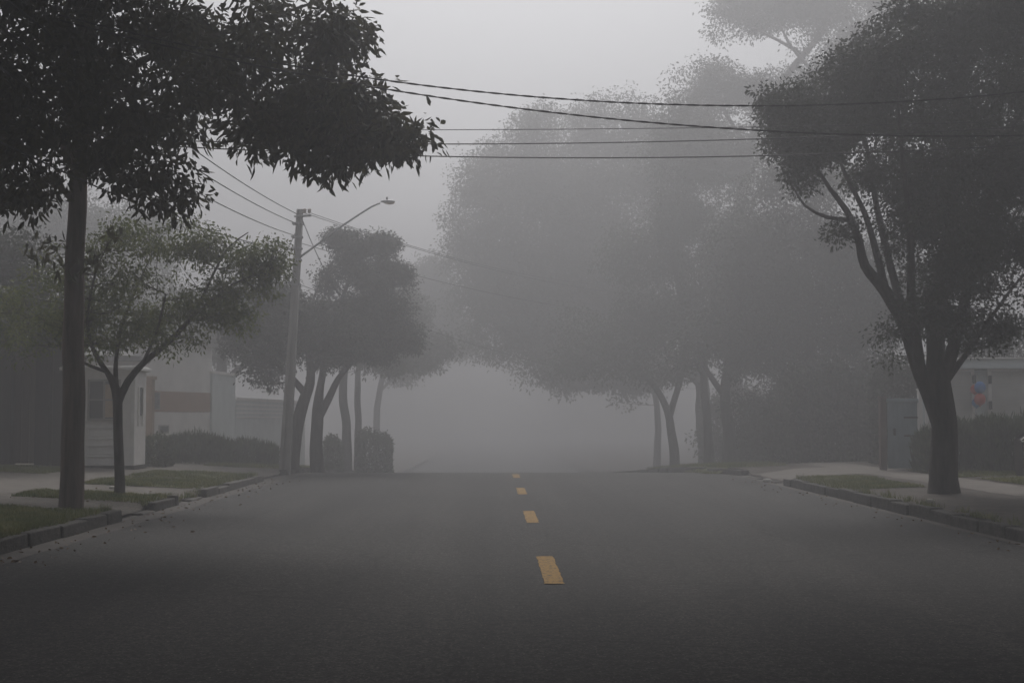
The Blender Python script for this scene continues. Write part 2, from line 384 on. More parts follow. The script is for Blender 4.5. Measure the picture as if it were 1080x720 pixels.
def kerb(sgn, y0, y1, m, seed, step=.95, h=.14):
    rnd = random.Random(seed); b = MB(); y = y0
    while y < y1 - .1:
        y2 = min(y1, y + step * rnd.uniform(.85, 1.15)); xk = kl(y) if sgn < 0 else kr(y)
        j = rnd.uniform(-.028, .028); z0 = P(y); z1 = P(y2); hh = h + rnd.uniform(-.03, .012); xi = kl(y2) if sgn < 0 else kr(y2)
        a, c = (xk - .15 + j, xk + j + .02) if sgn < 0 else (xk + j - .02, xk + .15 + j); e = xi - xk
        n = len(b.v)
        b.v += [(a, y + .006, z0 - .08), (c, y + .006, z0 - .08), (c + e, y2 - .006, z1 - .08), (a + e, y2 - .006, z1 - .08),
                (a, y + .006, z0 + hh), (c - .015 * (-sgn), y + .006, z0 + hh), (c + e - .015 * (-sgn), y2 - .006, z1 + hh + rnd.uniform(-.02, .014)), (a + e, y2 - .006, z1 + hh)]
        b.f += [tuple(n + k for k in f) for f in [(0,3,2,1),(4,5,6,7),(0,1,5,4),(1,2,6,5),(2,3,7,6),(3,0,4,7)]]
        y = y2
    return tag(b.build('kerb', m, bevel=.018), kind='structure')
kerb(-1, -4, 18.05, M['kerb'], 1, h=.15); kerb(-1, 18.05, 19.85, M['kerbpale'], 2, h=.035); kerb(-1, 19.85, 21.4, M['kerb'], 3, .7, h=.15)
kerb(-1, 21.4, 23.35, M['kerbpale'], 4, h=.02); kerb(-1, 23.35, 29.25, M['kerbpale'], 5, h=.14); kerb(-1, 29.25, 32.3, M['kerbpale'], 6, h=.02)
kerb(-1, 32.3, 60, M['kerb'], 7)
kerb(1, -4, 27.2, M['kerb'], 8, h=.165); kerb(1, 27.2, 31.5, M['kerbpale'], 9, h=.025); kerb(1, 31.5, 60, M['kerb'], 10)

def dash(y0, y1, xc, w=.165):
    rnd = random.Random(int(y0 * 10)); b = MB(); ys = frange(y0, y1, .11)
    for y in ys:
        b.v += [(xc - w / 2 + rnd.uniform(-.008, .008), y, P(y) + .006), (xc + w / 2 + rnd.uniform(-.008, .008), y, P(y) + .006)]
    for k in range(len(ys) - 1): a = 2 * k; b.f.append((a, a + 1, a + 3, a + 2))
    tag(b.build('road_marking', M['yellow']), kind='structure')
for k in range(5): dash(4.85 + 6.45 * k, 7.05 + 6.45 * k, .50)

# ------------------------------------------------------------------ trees
def seglen(p, q): return (q - p).length
def smooth_poly(pts, step=.12):
    P_ = np.array([p[:3] for p in pts], float); R = np.array([p[3] for p in pts], float); out = []; rad = []
    n = len(P_)
    for i in range(n - 1):
        p0 = P_[max(i - 1, 0)]; p1 = P_[i]; p2 = P_[i + 1]; p3 = P_[min(i + 2, n - 1)]
        k = max(2, int(np.linalg.norm(p2 - p1) / step))
        for t in np.arange(k) / k:
            out.append(.5 * ((2 * p1) + (-p0 + p2) * t + (2 * p0 - 5 * p1 + 4 * p2 - p3) * t * t + (-p0 + 3 * p1 - 3 * p2 + p3) * t ** 3))
            rad.append(R[i] * (1 - t) + R[i + 1] * t)
    out.append(P_[-1]); rad.append(R[-1]); return out, rad

def leaf_arrays(r, C, D, L, W, six):
    """C base points, D unit directions, L lengths, W widths."""
    n = len(C); up = r.normal(size=(n, 3)); S = np.cross(D, up); S /= np.linalg.norm(S, axis=1)[:, None] + 1e-9
    Nn = np.cross(S, D); L = L[:, None]; W = W[:, None]
    if six:
        a = C; b1 = C + D * L * .35 + S * W * .5 + Nn * W * .15; b2 = C + D * L * .35 - S * W * .5 + Nn * W * .15
        c1 = C + D * L * .7 + S * W * .36 + Nn * W * -.0; c2 = C + D * L * .7 - S * W * .36
        m1 = C + D * L * .38; t = C + D * L + Nn * L * -.10
        V = np.stack([a, b1, c1, t, c2, b2], 1).reshape(-1, 3); i = np.arange(n)[:, None] * 6
        Fq = np.concatenate([i + np.array([[0, 1, 2, 3]]), i + np.array([[0, 3, 4, 5]])], 0)
    else:
        V = np.stack([C, C + D * L * .45 + S * W * .5, C + D * L, C + D * L * .45 - S * W * .5], 1).reshape(-1, 3)
        Fq = np.arange(n)[:, None] * 4 + np.array([[0, 1, 2, 3]])
    return V, Fq

def tree(name, label, base, limbs, blobs, nclump, nleaf, leaf=(.1, .04), rc=.3, bark='bark', leafm='leaf_dark', seed=1,
         droop=.5, six=False, group=None, cat='tree', twig_r=.02, flat=.7, tubes=5, extra=None, shell=.25, sag=.1, nlobe=11):
    """limbs: polylines of (x,y,z,r); blobs: (centre, radii, weight)"""
    r = np.random.default_rng(seed); base = Vector(base)
    root = thing(name, base, label, cat, group)
    b = MB(); nodes = []; nr = []
    for k, lm in enumerate(limbs):
        pts, rad = smooth_poly(lm, .15)
        ph = r.uniform(0, 6.28, 4)
        pts = [p + np.array([math.sin(i * .31 + ph[0]) + .5 * math.sin(i * .83 + ph[1]), math.sin(i * .27 + ph[2]), 0]) * .09 * rad[i] * min(1, i / 4) for i, p in enumerate(pts)]
        b.tube([Vector(p) - base for p in pts], rad, 10 if lm[0][3] > .07 else 7)
        zmin = lm[0][2] + (1.0 if k == 0 else 0.1)
        for p, q in zip(pts, rad):
            if p[2] > zmin: nodes.append(p); nr.append(q)
    w = np.array([bl[2] for bl in blobs], float); w /= w.sum(); cl = []; lobes = []
    for c, rr, _w in blobs:                     # every mass of foliage breaks up into lobes
        c = np.array(c); rr = np.array(rr); sub = []
        for _ in range(nlobe):
            v = r.normal(size=3); v /= np.linalg.norm(v); q_ = r.uniform(.25, 1) ** .5 * .78
            sub.append((c + v * rr * q_, rr * r.uniform(.26, .46)))
        lobes.append(sub)
    for _ in range(nclump):
        sub = lobes[r.choice(len(blobs), p=w)]; c, rr = sub[r.integers(len(sub))]
        v = r.normal(size=3); v /= np.linalg.norm(v); rad = r.uniform(shell, 1) ** (1 / 2.2)
        cl.append(c + v * rr * rad)
    cl = np.array(cl); NA = np.array(nodes)
    dist = np.array([np.min(np.linalg.norm(NA - c, axis=1)) for c in cl]); order = np.argsort(dist)
    cap = len(NA) + nclump * 14; A = np.zeros((cap, 3)); A[:len(NA)] = NA; RR = np.zeros(cap); RR[:len(NA)] = nr; cnt = len(NA)
    C, D = [], []
    for idx in order:
        c = cl[idx]; dd = A[:cnt] - c; ds = np.linalg.norm(dd, axis=1) + np.maximum(0, dd[:, 2]) * 1.2 + (RR[:cnt] < .006) * .5
        j = int(np.argmin(ds)); p = A[j].copy(); L = np.linalg.norm(c - p)
        if L < .05: L = .05
        k = max(2, min(12, int(L / .14))); mid = (p + c) / 2 + np.array([0, 0, -sag * L]) + r.normal(size=3) * .12 * L
        r0 = min(RR[j] * .7, twig_r * (.35 + .5 * L)); r0 = max(r0, .004); pts = []; rads = []
        for i in range(k + 1):
            t = i / k; q = p * (1 - t) ** 2 + 2 * mid * t * (1 - t) + c * t * t; pts.append(q + (r.normal(size=3) * .012 if 0 < i < k else 0)); rads.append(r0 * (1 - t) + .0035 * t)
        b.tube([Vector(q) - base for q in pts], rads, tubes, cap=False)
        for q, ra in zip(pts[1:], rads[1:]):
            if cnt < cap: A[cnt] = q; RR[cnt] = ra; cnt += 1
        n = max(3, int(nleaf * r.uniform(.5, 1.5)))
        off = r.normal(size=(n, 3)); off *= (r.random(n) ** .42 / np.linalg.norm(off, axis=1))[:, None] * rc * 1.75; off *= np.array([1, 1, flat]); cc = c + off
        alongn = int(n * .2)
        if alongn: cc[:alongn] = np.array(pts)[r.integers(k // 2, k + 1, alongn)] + r.normal(size=(alongn, 3)) * rc * .35
        dr = (cc - c); dr /= np.linalg.norm(dr, axis=1)[:, None] + 1e-6
        dr = dr * .7 + r.normal(size=(n, 3)) * .55 + np.array([0, 0, -droop]); dr /= np.linalg.norm(dr, axis=1)[:, None]
        C.append(cc); D.append(dr)
    if extra:                                    # sprouts: (centre, n, spread)
        for (c, n, s) in extra:
            cc = np.array(c) + r.normal(size=(n, 3)) * s; dr = r.normal(size=(n, 3)) * .5 + np.array([0, 0, -.8]); dr /= np.linalg.norm(dr, axis=1)[:, None]
            C.append(cc); D.append(dr)
    C = np.concatenate(C); D = np.concatenate(D); n = len(C)
    Ls = leaf[0] * r.uniform(.45, 1.35, n); Ws = leaf[1] * r.uniform(.7, 1.2, n)
    V, Fq = leaf_arrays(r, C - np.array(base), D, Ls, Ws, six)
    b.build('trunk', M[bark], root, smooth=True)
    fast_mesh('crown', V, Fq, M[leafm], root)
    return root

def lp(px, py, Y, rad): p = at(px, py, Y); return (p.x, p.y, p.z, rad)
def bl(px, py, rx, ry, Y, rd, w=None):
    p = at(px, py, Y); s = Y / F
    return ((p.x, p.y, p.z), (rx * s, rd, ry * s), w if w else rx * ry * s * s * rd)
def gl(x, y, rad, dz=-.1): return (x, y, ZG(x, y) + dz, rad)

# big broad-leaved tree over the left of the street
Y = 18.7; bx = at(75, 533, Y).x
tree('street_tree', 'tall straight dark trunk at the left kerb carrying the large drooping dark crown', (bx, Y, ZG(bx, Y)),
     [[gl(bx, Y, .178), (bx + .01, Y, .5, .163), lp(77, 400, Y, .15), lp(79, 300, Y, .135), lp(82, 200, Y, .12), lp(88, 100, Y, .11), lp(95, 0, Y - .2, .09), lp(100, -120, Y - .3, .05), lp(110, -230, Y, .02)],
      [lp(83, 190, Y, .06), lp(120, 150, Y - .6, .055), lp(180, 120, Y - 1.5, .045), lp(250, 110, Y - 2.2, .035), lp(320, 130, Y - 2.8, .02), lp(400, 152, Y - 3.2, .010), lp(440, 150, Y - 3.3, .005)],
      [lp(86, 130, Y, .06), lp(140, 70, Y - .5, .05), lp(220, 40, Y - 1, .04), lp(310, 10, Y - 1.5, .02), lp(370, -10, Y - 1.6, .01)],
      [lp(88, 110, Y, .05), lp(170, 90, Y + 1, .045), lp(260, 70, Y + 1.4, .03), lp(340, 80, Y + 1.2, .012)],
      [lp(80, 215, Y, .045), lp(50, 190, Y - .5, .04), lp(10, 215, Y - 1.2, .028), lp(-40, 170, Y - 1.6, .02)],
      [lp(82, 180, Y, .05), lp(40, 120, Y + .3, .04), lp(-40, 60, Y + .5, .03), lp(-150, 20, Y, .015)],
      [lp(95, 40, Y, .05), lp(60, -40, Y - 1.5, .04), lp(20, -140, Y - 3, .02)],
      [lp(95, 20, Y, .05), lp(200, -80, Y - 1.5, .04), lp(280, -180, Y - 2, .02)]],
     [bl(0, 60, 130, 140, 16.8, 1.8), bl(-20, 140, 90, 85, 16.5, 1.5), bl(130, 60, 130, 130, 17.2, 2.2), bl(110, 140, 90, 55, 16.8, 1.6), bl(235, 80, 95, 90, 16.6, 1.8), bl(310, 80, 75, 75, 16.2, 1.5),
      bl(370, 120, 52, 42, 15.6, .9, 1.6), bl(418, 142, 34, 16, 15.4, .35, .35), bl(452, 138, 14, 7, 15.4, .15, .03), bl(350, 160, 60, 18, 15.8, .6, .5), bl(10, 205, 60, 34, 16.6, .8, 1.2), bl(170, 195, 60, 24, 16.8, .8, .9), bl(360, 40, 34, 34, 16.2, .6, .7), bl(300, 130, 80, 40, 16, 1.2, 1.5), bl(310, 5, 60, 40, 16.8, 1.2), bl(130, -80, 220, 110, 17.5, 2.5), bl(-150, 20, 120, 150, 17, 2),
      bl(100, -220, 200, 90, 17.5, 2.4)],
     1600, 32, (.15, .052), .20, 'bark_brown', 'leaf_dark', 5, droop=.75, nlobe=26, six=True, twig_r=.016,
     extra=[(tuple(at(48, 262, Y - .2)), 45, .13), (tuple(at(100, 272, Y - .15)), 40, .10), (tuple(at(68, 285, Y - .2)), 14, .08), (tuple(at(115, 240, Y - .3)), 16, .10)])

# small forked tree on the left verge
Y = 21.0; bx = at(126, 516, Y).x
tree('forked_tree', 'small sparse olive tree with low forked trunk in front of the white booth', (bx, Y, ZG(bx, Y)),
     [[gl(bx, Y, .10), (bx, Y, .35, .080), lp(125, 450, Y, .072), lp(123, 412, Y, .075), lp(113, 392, Y, .042), lp(100, 372, Y - .1, .035), lp(92, 340, Y - .3, .025), lp(100, 290, Y - .4, .015), lp(115, 255, Y - .3, .008)],
      [lp(124, 425, Y, .068), lp(135, 402, Y, .058), lp(152, 382, Y + .1, .048), lp(178, 360, Y + .2, .045), lp(205, 330, Y + .3, .032), lp(222, 295, Y + .4, .022), lp(240, 262, Y + .4, .014), lp(262, 245, Y + .4, .007)],
      [lp(123, 415, Y, .045), lp(122, 380, Y + .3, .035), lp(130, 340, Y + .5, .025), lp(150, 290, Y + .7, .014), lp(170, 250, Y + .7, .008)],
      [lp(112, 392, Y, .03), lp(80, 378, Y + .3, .022), lp(50, 350, Y + .5, .016), lp(20, 330, Y + .6, .008)],
      [lp(150, 384, Y, .03), lp(165, 350, Y - .4, .022), lp(175, 310, Y - .6, .012)],
      [lp(205, 332, Y + .3, .02), lp(245, 300, Y, .014), lp(285, 285, Y - .1, .007)]],
     [bl(60, 320, 70, 55, Y, 1.1), bl(20, 330, 50, 45, Y + .5, 1.0), bl(140, 335, 75, 42, Y, 1.1), bl(190, 355, 45, 25, Y, .8), bl(215, 385, 35, 10, Y, .4), bl(220, 255, 55, 26, Y + .3, .7, .5), bl(120, 370, 45, 18, Y + .3, .6), bl(100, 300, 80, 45, Y, 1.0), bl(180, 320, 60, 40, Y + .3, .9),
      bl(268, 282, 34, 32, Y + .2, .6, .8), bl(292, 275, 20, 26, Y + .2, .4, .3), bl(245, 320, 34, 30, Y + .1, .6, .6), bl(150, 250, 70, 30, Y, .9, .9), bl(90, 360, 40, 20, Y - .2, .6), bl(245, 330, 30, 22, Y, .4, .12)],
     540, 38, (.075, .030), .16, 'bark', 'leaf_olive', 8, droop=.7, six=True, twig_r=.014)

# big multi-stemmed tree on the right pavement
Y = 21.2; bx = at(994, 520, Y).x
tree('spreading_tree', 'large dark tree with fan of leaning limbs on the right pavement', (bx, Y, ZG(bx, Y)),
     [[gl(bx + .03, Y, .285), (bx + .02, Y, .42, .225), lp(994, 450, Y, .20), lp(990, 405, Y, .19), lp(987, 375, Y, .14), lp(990, 320, Y, .15), lp(1000, 250, Y, .11), lp(1010, 150, Y, .08), lp(1020, 40, Y, .05), lp(1020, -60, Y, .02)],
      [lp(992, 452, Y, .12), lp(984, 425, Y, .135), lp(970, 390, Y, .12), lp(955, 345, Y - .1, .12), lp(932, 305, Y - .2, .095), lp(912, 280, Y - .3, .075), lp(905, 250, Y - .3, .06), lp(893, 222, Y - .3, .05), lp(876, 200, Y - .4, .035), lp(850, 160, Y - .4, .02)],
      [lp(895, 232, Y - .3, .04), lp(872, 229, Y - .4, .032), lp(849, 217, Y - .5, .02), lp(835, 195, Y - .5, .01)],
      [lp(935, 310, Y - .2, .07), lp(925, 270, Y, .06), lp(912, 225, Y + .1, .045), lp(890, 180, Y + .2, .03), lp(870, 120, Y + .2, .015)],
      [lp(960, 355, Y, .08), lp(942, 290, Y + .3, .065), lp(925, 220, Y + .4, .05), lp(915, 160, Y + .4, .03), lp(900, 90, Y + .4, .015)],
      [lp(970, 385, Y, .09), lp(962, 320, Y - .4, .07), lp(960, 250, Y - .6, .05), lp(950, 150, Y - .7, .03), lp(945, 70, Y - .7, .015)],
      [lp(995, 400, Y, .12), lp(1012, 340, Y - .2, .09), lp(1030, 260, Y - .3, .07), lp(1060, 160, Y - .3, .04), lp(1090, 60, Y, .02)],
      [lp(1000, 398, Y, .07), lp(1020, 372, Y + .2, .045), lp(1045, 335, Y + .4, .03), lp(1080, 290, Y + .5, .02), lp(1130, 250, Y + .5, .01)]],
     [bl(862, 130, 56, 56, Y, 1.1, 2.2), bl(828, 118, 34, 36, Y - .2, .6, .8), bl(1000, 240, 70, 70, Y - .3, 1.2), bl(1070, 260, 60, 70, Y, 1.3), bl(900, 80, 50, 40, Y, 1), bl(905, 105, 60, 50, Y, 1.3), bl(850, 180, 28, 22, Y - .3, .5, .35), bl(960, 90, 85, 70, Y, 1.6), bl(950, 160, 80, 60, Y, 1.5), bl(1050, 90, 100, 110, Y, 1.9), bl(1130, 150, 100, 150, Y, 1.8),
      bl(1020, 200, 85, 70, Y, 1.5), bl(1010, 280, 60, 55, Y - .2, 1.1), bl(985, 330, 45, 30, Y - .3, .8, .6), bl(940, 345, 20, 12, Y - .3, .3, .07), bl(1040, 345, 40, 22, Y - .3, .6, .3), bl(1000, 30, 70, 40, Y, 1.1), bl(955, 15, 28, 20, Y, .5, .2), bl(1080, -10, 70, 50, Y, 1.5), bl(1060, 10, 60, 40, Y, 1), bl(950, 385, 16, 10, Y - .3, .25, .02), bl(915, 235, 16, 12, Y - .2, .3, .05), bl(885, 245, 12, 8, Y - .3, .2, .03)],
     2300, 88, (.078, .036), .18, 'bark', 'leaf_deep', 9, nlobe=15, droop=.4, twig_r=.016, shell=.15)

# leaning pair and further street trees on the left
Y = 34.0; bx = at(308, 492, Y).x
tree('leaning_tree', 'dim tree leaning right just behind the concrete pole', (bx, Y, ZG(bx, Y)),
     [[gl(bx, Y, .2), lp(311, 460, Y, .17), lp(319, 425, Y, .15), lp(328, 395, Y, .11), lp(320, 350, Y, .07), lp(300, 320, Y, .04)],
      [lp(322, 415, Y, .10), lp(300, 390, Y, .07), lp(275, 370, Y + .3, .04), lp(250, 350, Y + .5, .02)],
      [lp(325, 400, Y, .08), lp(345, 360, Y + .4, .06), lp(350, 320, Y + .5, .03)]],
     [bl(285, 385, 28, 24, Y, .9), bl(300, 345, 48, 42, Y + .4, 1.5), bl(265, 340, 35, 40, Y + 1, 1.4), bl(345, 350, 30, 40, Y + .6, 1.2)],
     560, 80, (.09, .05), .24, 'bark', 'leaf_deep', 21, nlobe=10, group='misty street trees behind the concrete pole')
Y = 36.5; bx = at(335, 492, Y).x
tree('forked_street_tree', 'misty dark tree with forked trunk under the street lamp', (bx, Y, ZG(bx, Y)),
     [[gl(bx, Y, .22), lp(334, 465, Y, .17), lp(336, 432, Y, .16), lp(338, 405, Y, .10), lp(350, 350, Y, .08), lp(370, 290, Y, .05), lp(385, 255, Y, .02)],
      [lp(336, 440, Y, .12), lp(348, 418, Y, .10), lp(360, 395, Y, .08), lp(385, 365, Y, .06), lp(415, 330, Y, .03)],
      [lp(345, 370, Y, .05), lp(330, 320, Y + .3, .04), lp(355, 270, Y + .3, .02)]],
     [bl(385, 285, 34, 30, Y, 1.4), bl(362, 258, 26, 15, Y, .6, .6), bl(402, 254, 18, 15, Y, .5, .5), bl(352, 285, 18, 16, Y, .8), bl(425, 290, 12, 14, Y, .5, .3), bl(405, 315, 30, 34, Y, 1.4), bl(375, 335, 34, 34, Y, 1.3), bl(375, 368, 50, 20, Y, 1.2), bl(428, 352, 18, 20, Y, .8, .5), bl(346, 300, 10, 8, Y, .3, .08), bl(350, 325, 14, 14, Y, .5, .2)],
     620, 76, (.09, .05), .22, 'bark', 'leaf_deep', 22, nlobe=9, group='misty street trees behind the concrete pole')
Y = 49; bx = at(366, 480, Y).x
tree('slim_tree', 'slim faint trunk behind the clipped bush, left of its twin', (bx, Y, ZG(bx, Y)),
     [[gl(bx, Y, .22), lp(365, 450, Y, .16), lp(362, 410, Y, .15), lp(370, 360, Y, .10), lp(390, 320, Y, .05)]],
     [bl(370, 350, 55, 40, Y, 2.0), bl(405, 375, 36, 22, Y, 1.8)], 360, 44, (.15, .08), .33, 'bark', 'leaf_mid', 23, group='faint pair of trees beyond the leaning ones')
Y = 54; bx = at(378, 480, Y).x
tree('slim_tree', 'faintest slim trunk rising straight above the clipped bush', (bx, Y, ZG(bx, Y)),
     [[gl(bx, Y, .2), lp(378, 450, Y, .14), lp(377, 410, Y, .13), lp(385, 370, Y, .09), lp(430, 330, Y, .04)]],
     [bl(420, 330, 36, 40, Y, 2.4), bl(445, 372, 42, 26, Y, 2)], 380, 44, (.16, .08), .36, 'bark', 'leaf_mid', 24, group='faint pair of trees beyond the leaning ones')
# trees behind the house and at the far left
Y = 50; x = -10.5
tree('garden_tree', 'broad grey tree mass behind the white house', (x, Y, ZG(x, Y)),
     [[gl(x, Y, .3), (x, Y, 1.2, .25), (x + .3, Y, 3.2, .2), (x + .2, Y, 5, .08)], [(x, Y, 2.2, .15), (x - 2, Y, 4, .08), (x - 3.5, Y + .5, 5, .03)], [(x, Y, 2.4, .15), (x + 2, Y, 4, .08), (x + 3, Y + .5, 5, .03)]],
     [bl(215, 345, 60, 45, Y, 2.5), bl(270, 335, 50, 50, Y, 2.5), bl(160, 330, 60, 60, Y, 2.5)], 560, 85, (.13, .07), .4, 'bark', 'leaf_mid', 25, nlobe=24)
Y = 27; x = at(-20, 400, Y).x
tree('garden_tree', 'dense dark tree above the brown gate at the far left', (x, Y, ZG(x, Y)),
     [[gl(x, Y, .25), (x, Y, 1.5, .2), (x + .2, Y, 3.2, .13), (x + .1, Y, 4.6, .05)], [(x + .1, Y, 2.6, .08), (x + 1.2, Y, 3.4, .05), (x + 2, Y, 3.8, .02)], [(x, Y, 2.6, .08), (x - 1.2, Y, 3.4, .05)]],
     [bl(40, 320, 70, 45, Y + 1, 1.3), bl(-40, 310, 90, 70, Y + .5, 1.6), bl(70, 345, 45, 22, Y, .8), bl(10, 270, 60, 30, Y + 1, 1.2)], 560, 50, (.10, .05), .26, 'bark', 'leaf_deep', 26)
Y = 58; x = at(120, 400, Y).x
tree('garden_tree', 'pale grey rounded tree seen between the left crown and the forked tree', (x, Y, ZG(x, Y)),
     [[gl(x, Y, .3), (x, Y, 3, .25), (x, Y, 8, .1)], [(x, Y, 4, .12), (x + 3, Y, 7, .04)], [(x, Y, 4, .12), (x - 3, Y, 7, .04)]],
     [bl(110, 250, 110, 45, Y, 3), bl(30, 230, 70, 50, Y, 3)], 420, 80, (.15, .085), .45, 'bark', 'leaf_mid', 27, nlobe=24)
# giants in the fog on the right
Y = 62; x = at(745, 480, Y).x
tree('forest_tree', 'huge faint tree filling the fog above the road crest', (x, Y, ZG(x, Y)),
     [[gl(x, Y, .4), (x - .1, Y, 1, .35), (x - .3, Y, 4, .30), (x - 1, Y, 8, .22), (x - 1.6, Y, 13, .1)], [(x - .3, Y, 3, .25), (x - 3, Y, 5.5, .18), (x - 6, Y, 7.5, .10), (x - 8.5, Y, 8.5, .04)],
      [(x - .5, Y, 5, .22), (x - 3, Y, 9, .15), (x - 5, Y, 12, .06)], [(x - 1.3, Y - 3, 5, .15), (x - 5, Y - 2, 4.4, .10), (x - 7.5, Y - 2, 4.2, .04)]],
     [bl(540, 220, 68, 60, Y, 3.5), bl(500, 270, 40, 45, Y, 3), bl(590, 160, 75, 55, Y, 3.5), bl(620, 230, 100, 80, Y, 4), bl(560, 310, 75, 50, Y, 3.5), bl(640, 330, 80, 55, Y, 3.5), bl(510, 345, 28, 28, Y - 2, 2), bl(690, 180, 70, 70, Y, 3.5), bl(585, 375, 50, 22, Y - 2, 2), bl(470, 215, 12, 18, Y, 1, .6), bl(475, 270, 14, 16, Y, 1, .6), bl(580, 250, 90, 70, Y, 3.5), bl(530, 180, 45, 35, Y, 3), bl(600, 340, 90, 40, Y, 3), bl(650, 130, 60, 45, Y, 3), bl(540, 300, 60, 50, Y, 3), bl(530, 362, 42, 26, Y - 1, 2.2), bl(572, 388, 34, 18, Y - 2, 2), bl(500, 320, 34, 30, Y, 2.4)],
     2300, 90, (.15, .085), .48, 'bark', 'leaf_mid', 31, nlobe=16, twig_r=.03)
Y = 50; x = at(712, 490, Y).x
tree('curving_tree', 'misty tree whose trunk curves left over the road', (x, Y, ZG(x, Y)),
     [[gl(x, Y, .22), lp(709, 460, Y, .17), lp(703, 430, Y, .14), lp(688, 405, Y, .11), lp(665, 385, Y, .08), lp(630, 370, Y, .05)], [lp(706, 440, Y, .13), lp(720, 380, Y, .11), lp(715, 300, Y, .1), lp(700, 220, Y, .05)]],
     [bl(650, 385, 60, 26, Y, 2), bl(700, 340, 60, 45, Y, 2.5), bl(690, 270, 60, 55, Y, 2.5), bl(740, 220, 55, 60, Y, 2.5), bl(620, 350, 40, 30, Y, 1.8), bl(680, 395, 60, 14, Y, 1.6), bl(600, 385, 35, 14, Y, 1.2, 2), bl(720, 150, 60, 50, Y, 2.5)],
     800, 80, (.12, .07), .36, 'bark', 'leaf_mid', 32, nlobe=13)
Y = 55; x = at(776, 480, Y).x
tree('umbrella_tree', 'very tall pale trunk with umbrella shaped crown at the top of the picture', (x, Y, ZG(x, Y)),
     [[gl(x, Y, .42), lp(776, 400, Y, .30), lp(779, 300, Y, .27), lp(782, 200, Y, .24), lp(800, 130, Y, .2), lp(830, 80, Y, .16), lp(870, 30, Y, .1), lp(900, -20, Y, .05)],
      [lp(850, 60, Y, .09), lp(825, 45, Y, .07), lp(795, 30, Y, .04)], [lp(862, 80, Y, .08), lp(835, 50, Y - .5, .06), lp(820, 20, Y - .5, .04)], [lp(815, 105, Y, .10), lp(860, 85, Y, .08), lp(900, 40, Y, .05), lp(930, 0, Y, .03)],
      [lp(784, 190, Y, .12), lp(760, 140, Y, .09), lp(735, 100, Y, .05)], [lp(790, 160, Y, .10), lp(760, 110, Y, .07), lp(745, 80, Y, .04)]],
     [bl(785, 15, 42, 30, Y, 2), bl(840, 0, 60, 40, Y, 2.5), bl(905, 0, 60, 45, Y, 2.5), bl(745, 85, 38, 28, Y, 2), bl(790, 100, 30, 26, Y, 1.6, 4), bl(725, 125, 45, 28, Y, 2), bl(870, 50, 50, 22, Y, 2), bl(850, 110, 60, 40, Y + 1, 2.5), bl(780, 165, 60, 40, Y, 2.5)],
     1000, 85, (.13, .075), .40, 'bark_pale', 'leaf_mid', 33, nlobe=13, twig_r=.03)
Y = 42; x = at(850, 480, Y).x
tree('verge_tree', 'dark broad tree in the fog left of the big right tree', (x, Y, ZG(x, Y)),
     [[gl(x, Y, .3), (x, Y, 1.5, .25), (x + .2, Y, 4, .18), (x, Y, 7.5, .06)], [(x, Y, 2, .15), (x - 1.5, Y, 4, .08), (x - 2.5, Y, 6, .03)], [(x, Y, 2, .15), (x + 1.8, Y, 4, .08), (x + 3, Y, 5.5, .03)]],
     [bl(850, 280, 75, 80, Y, 2.5), bl(795, 385, 34, 28, Y, 1.5), bl(800, 340, 55, 60, Y, 2.2), bl(880, 370, 75, 60, Y, 2.5), bl(930, 300, 60, 60, Y, 2), bl(830, 430, 70, 40, Y, 2), bl(900, 430, 50, 40, Y, 2), bl(790, 260, 50, 60, Y, 2), bl(850, 200, 60, 50, Y, 2)],
     1700, 85, (.11, .06), .32, 'bark', 'leaf_deep', 34, nlobe=24)
def shrubs(lab, x, Y, blobs, n, seed, leaf):
    tree('shrub', lab, (x, Y, ZG(x, Y)), [[gl(x, Y, .09), (x, Y, ZG(x, Y) + .7, .06), (x + .2, Y, ZG(x, Y) + 1.6, .03)], [gl(x + .3, Y, .06), (x + .8, Y, ZG(x, Y) + 1.2, .03)], [gl(x - .3, Y, .06), (x - .8, Y, ZG(x, Y) + 1.2, .03)]],
         blobs, n, 60, leaf, .42, 'bark', 'leaf_mid', seed, cat='shrub', nlobe=14)
Y = 56; shrubs('misty shrub behind the stoutest right trunk', at(775, 480, Y).x, Y, [bl(755, 472, 22, 20, Y, 1.5), bl(790, 450, 34, 40, Y, 2), bl(780, 425, 30, 22, Y, 1.6, 3)], 300, 64, (.16, .09))
Y = 76; x = at(398, 480, Y).x
tree('forest_tree', 'palest tree closing the left side of the foggy gap', (x, Y, ZG(x, Y)),
     [[gl(x, Y, .22), (x, Y, 2, .18), (x + .6, Y, 5, .12), (x + 1.6, Y, 8, .04)], [(x + .1, Y, 2.8, .10), (x + 2.4, Y, 5, .05), (x + 4.2, Y, 6, .02)]],
     [bl(445, 325, 42, 45, Y, 3), bl(478, 352, 34, 26, Y, 3), bl(430, 375, 40, 26, Y, 2.5), bl(455, 290, 26, 24, Y, 2)], 560, 70, (.2, .12), .5, 'bark', 'leaf_mid', 37, nlobe=16)
Y = 72; x = at(693, 480, Y).x
tree('forest_tree', 'ghostly tree farthest away on the right of the foggy gap', (x, Y, ZG(x, Y)),
     [[gl(x, Y, .22), (x, Y, 2, .16), (x - .6, Y, 5, .12), (x - 1.5, Y, 8, .05)], [(x, Y, 2.5, .10), (x - 2.5, Y, 4.5, .06), (x - 4, Y, 5, .03)]],
     [bl(610, 390, 50, 26, Y, 3), bl(660, 385, 50, 40, Y, 3), bl(620, 350, 60, 40, Y, 3)], 520, 70, (.2, .12), .5, 'bark', 'leaf_mid', 38, nlobe=20)
Y = 47; x = at(748, 490, Y).x
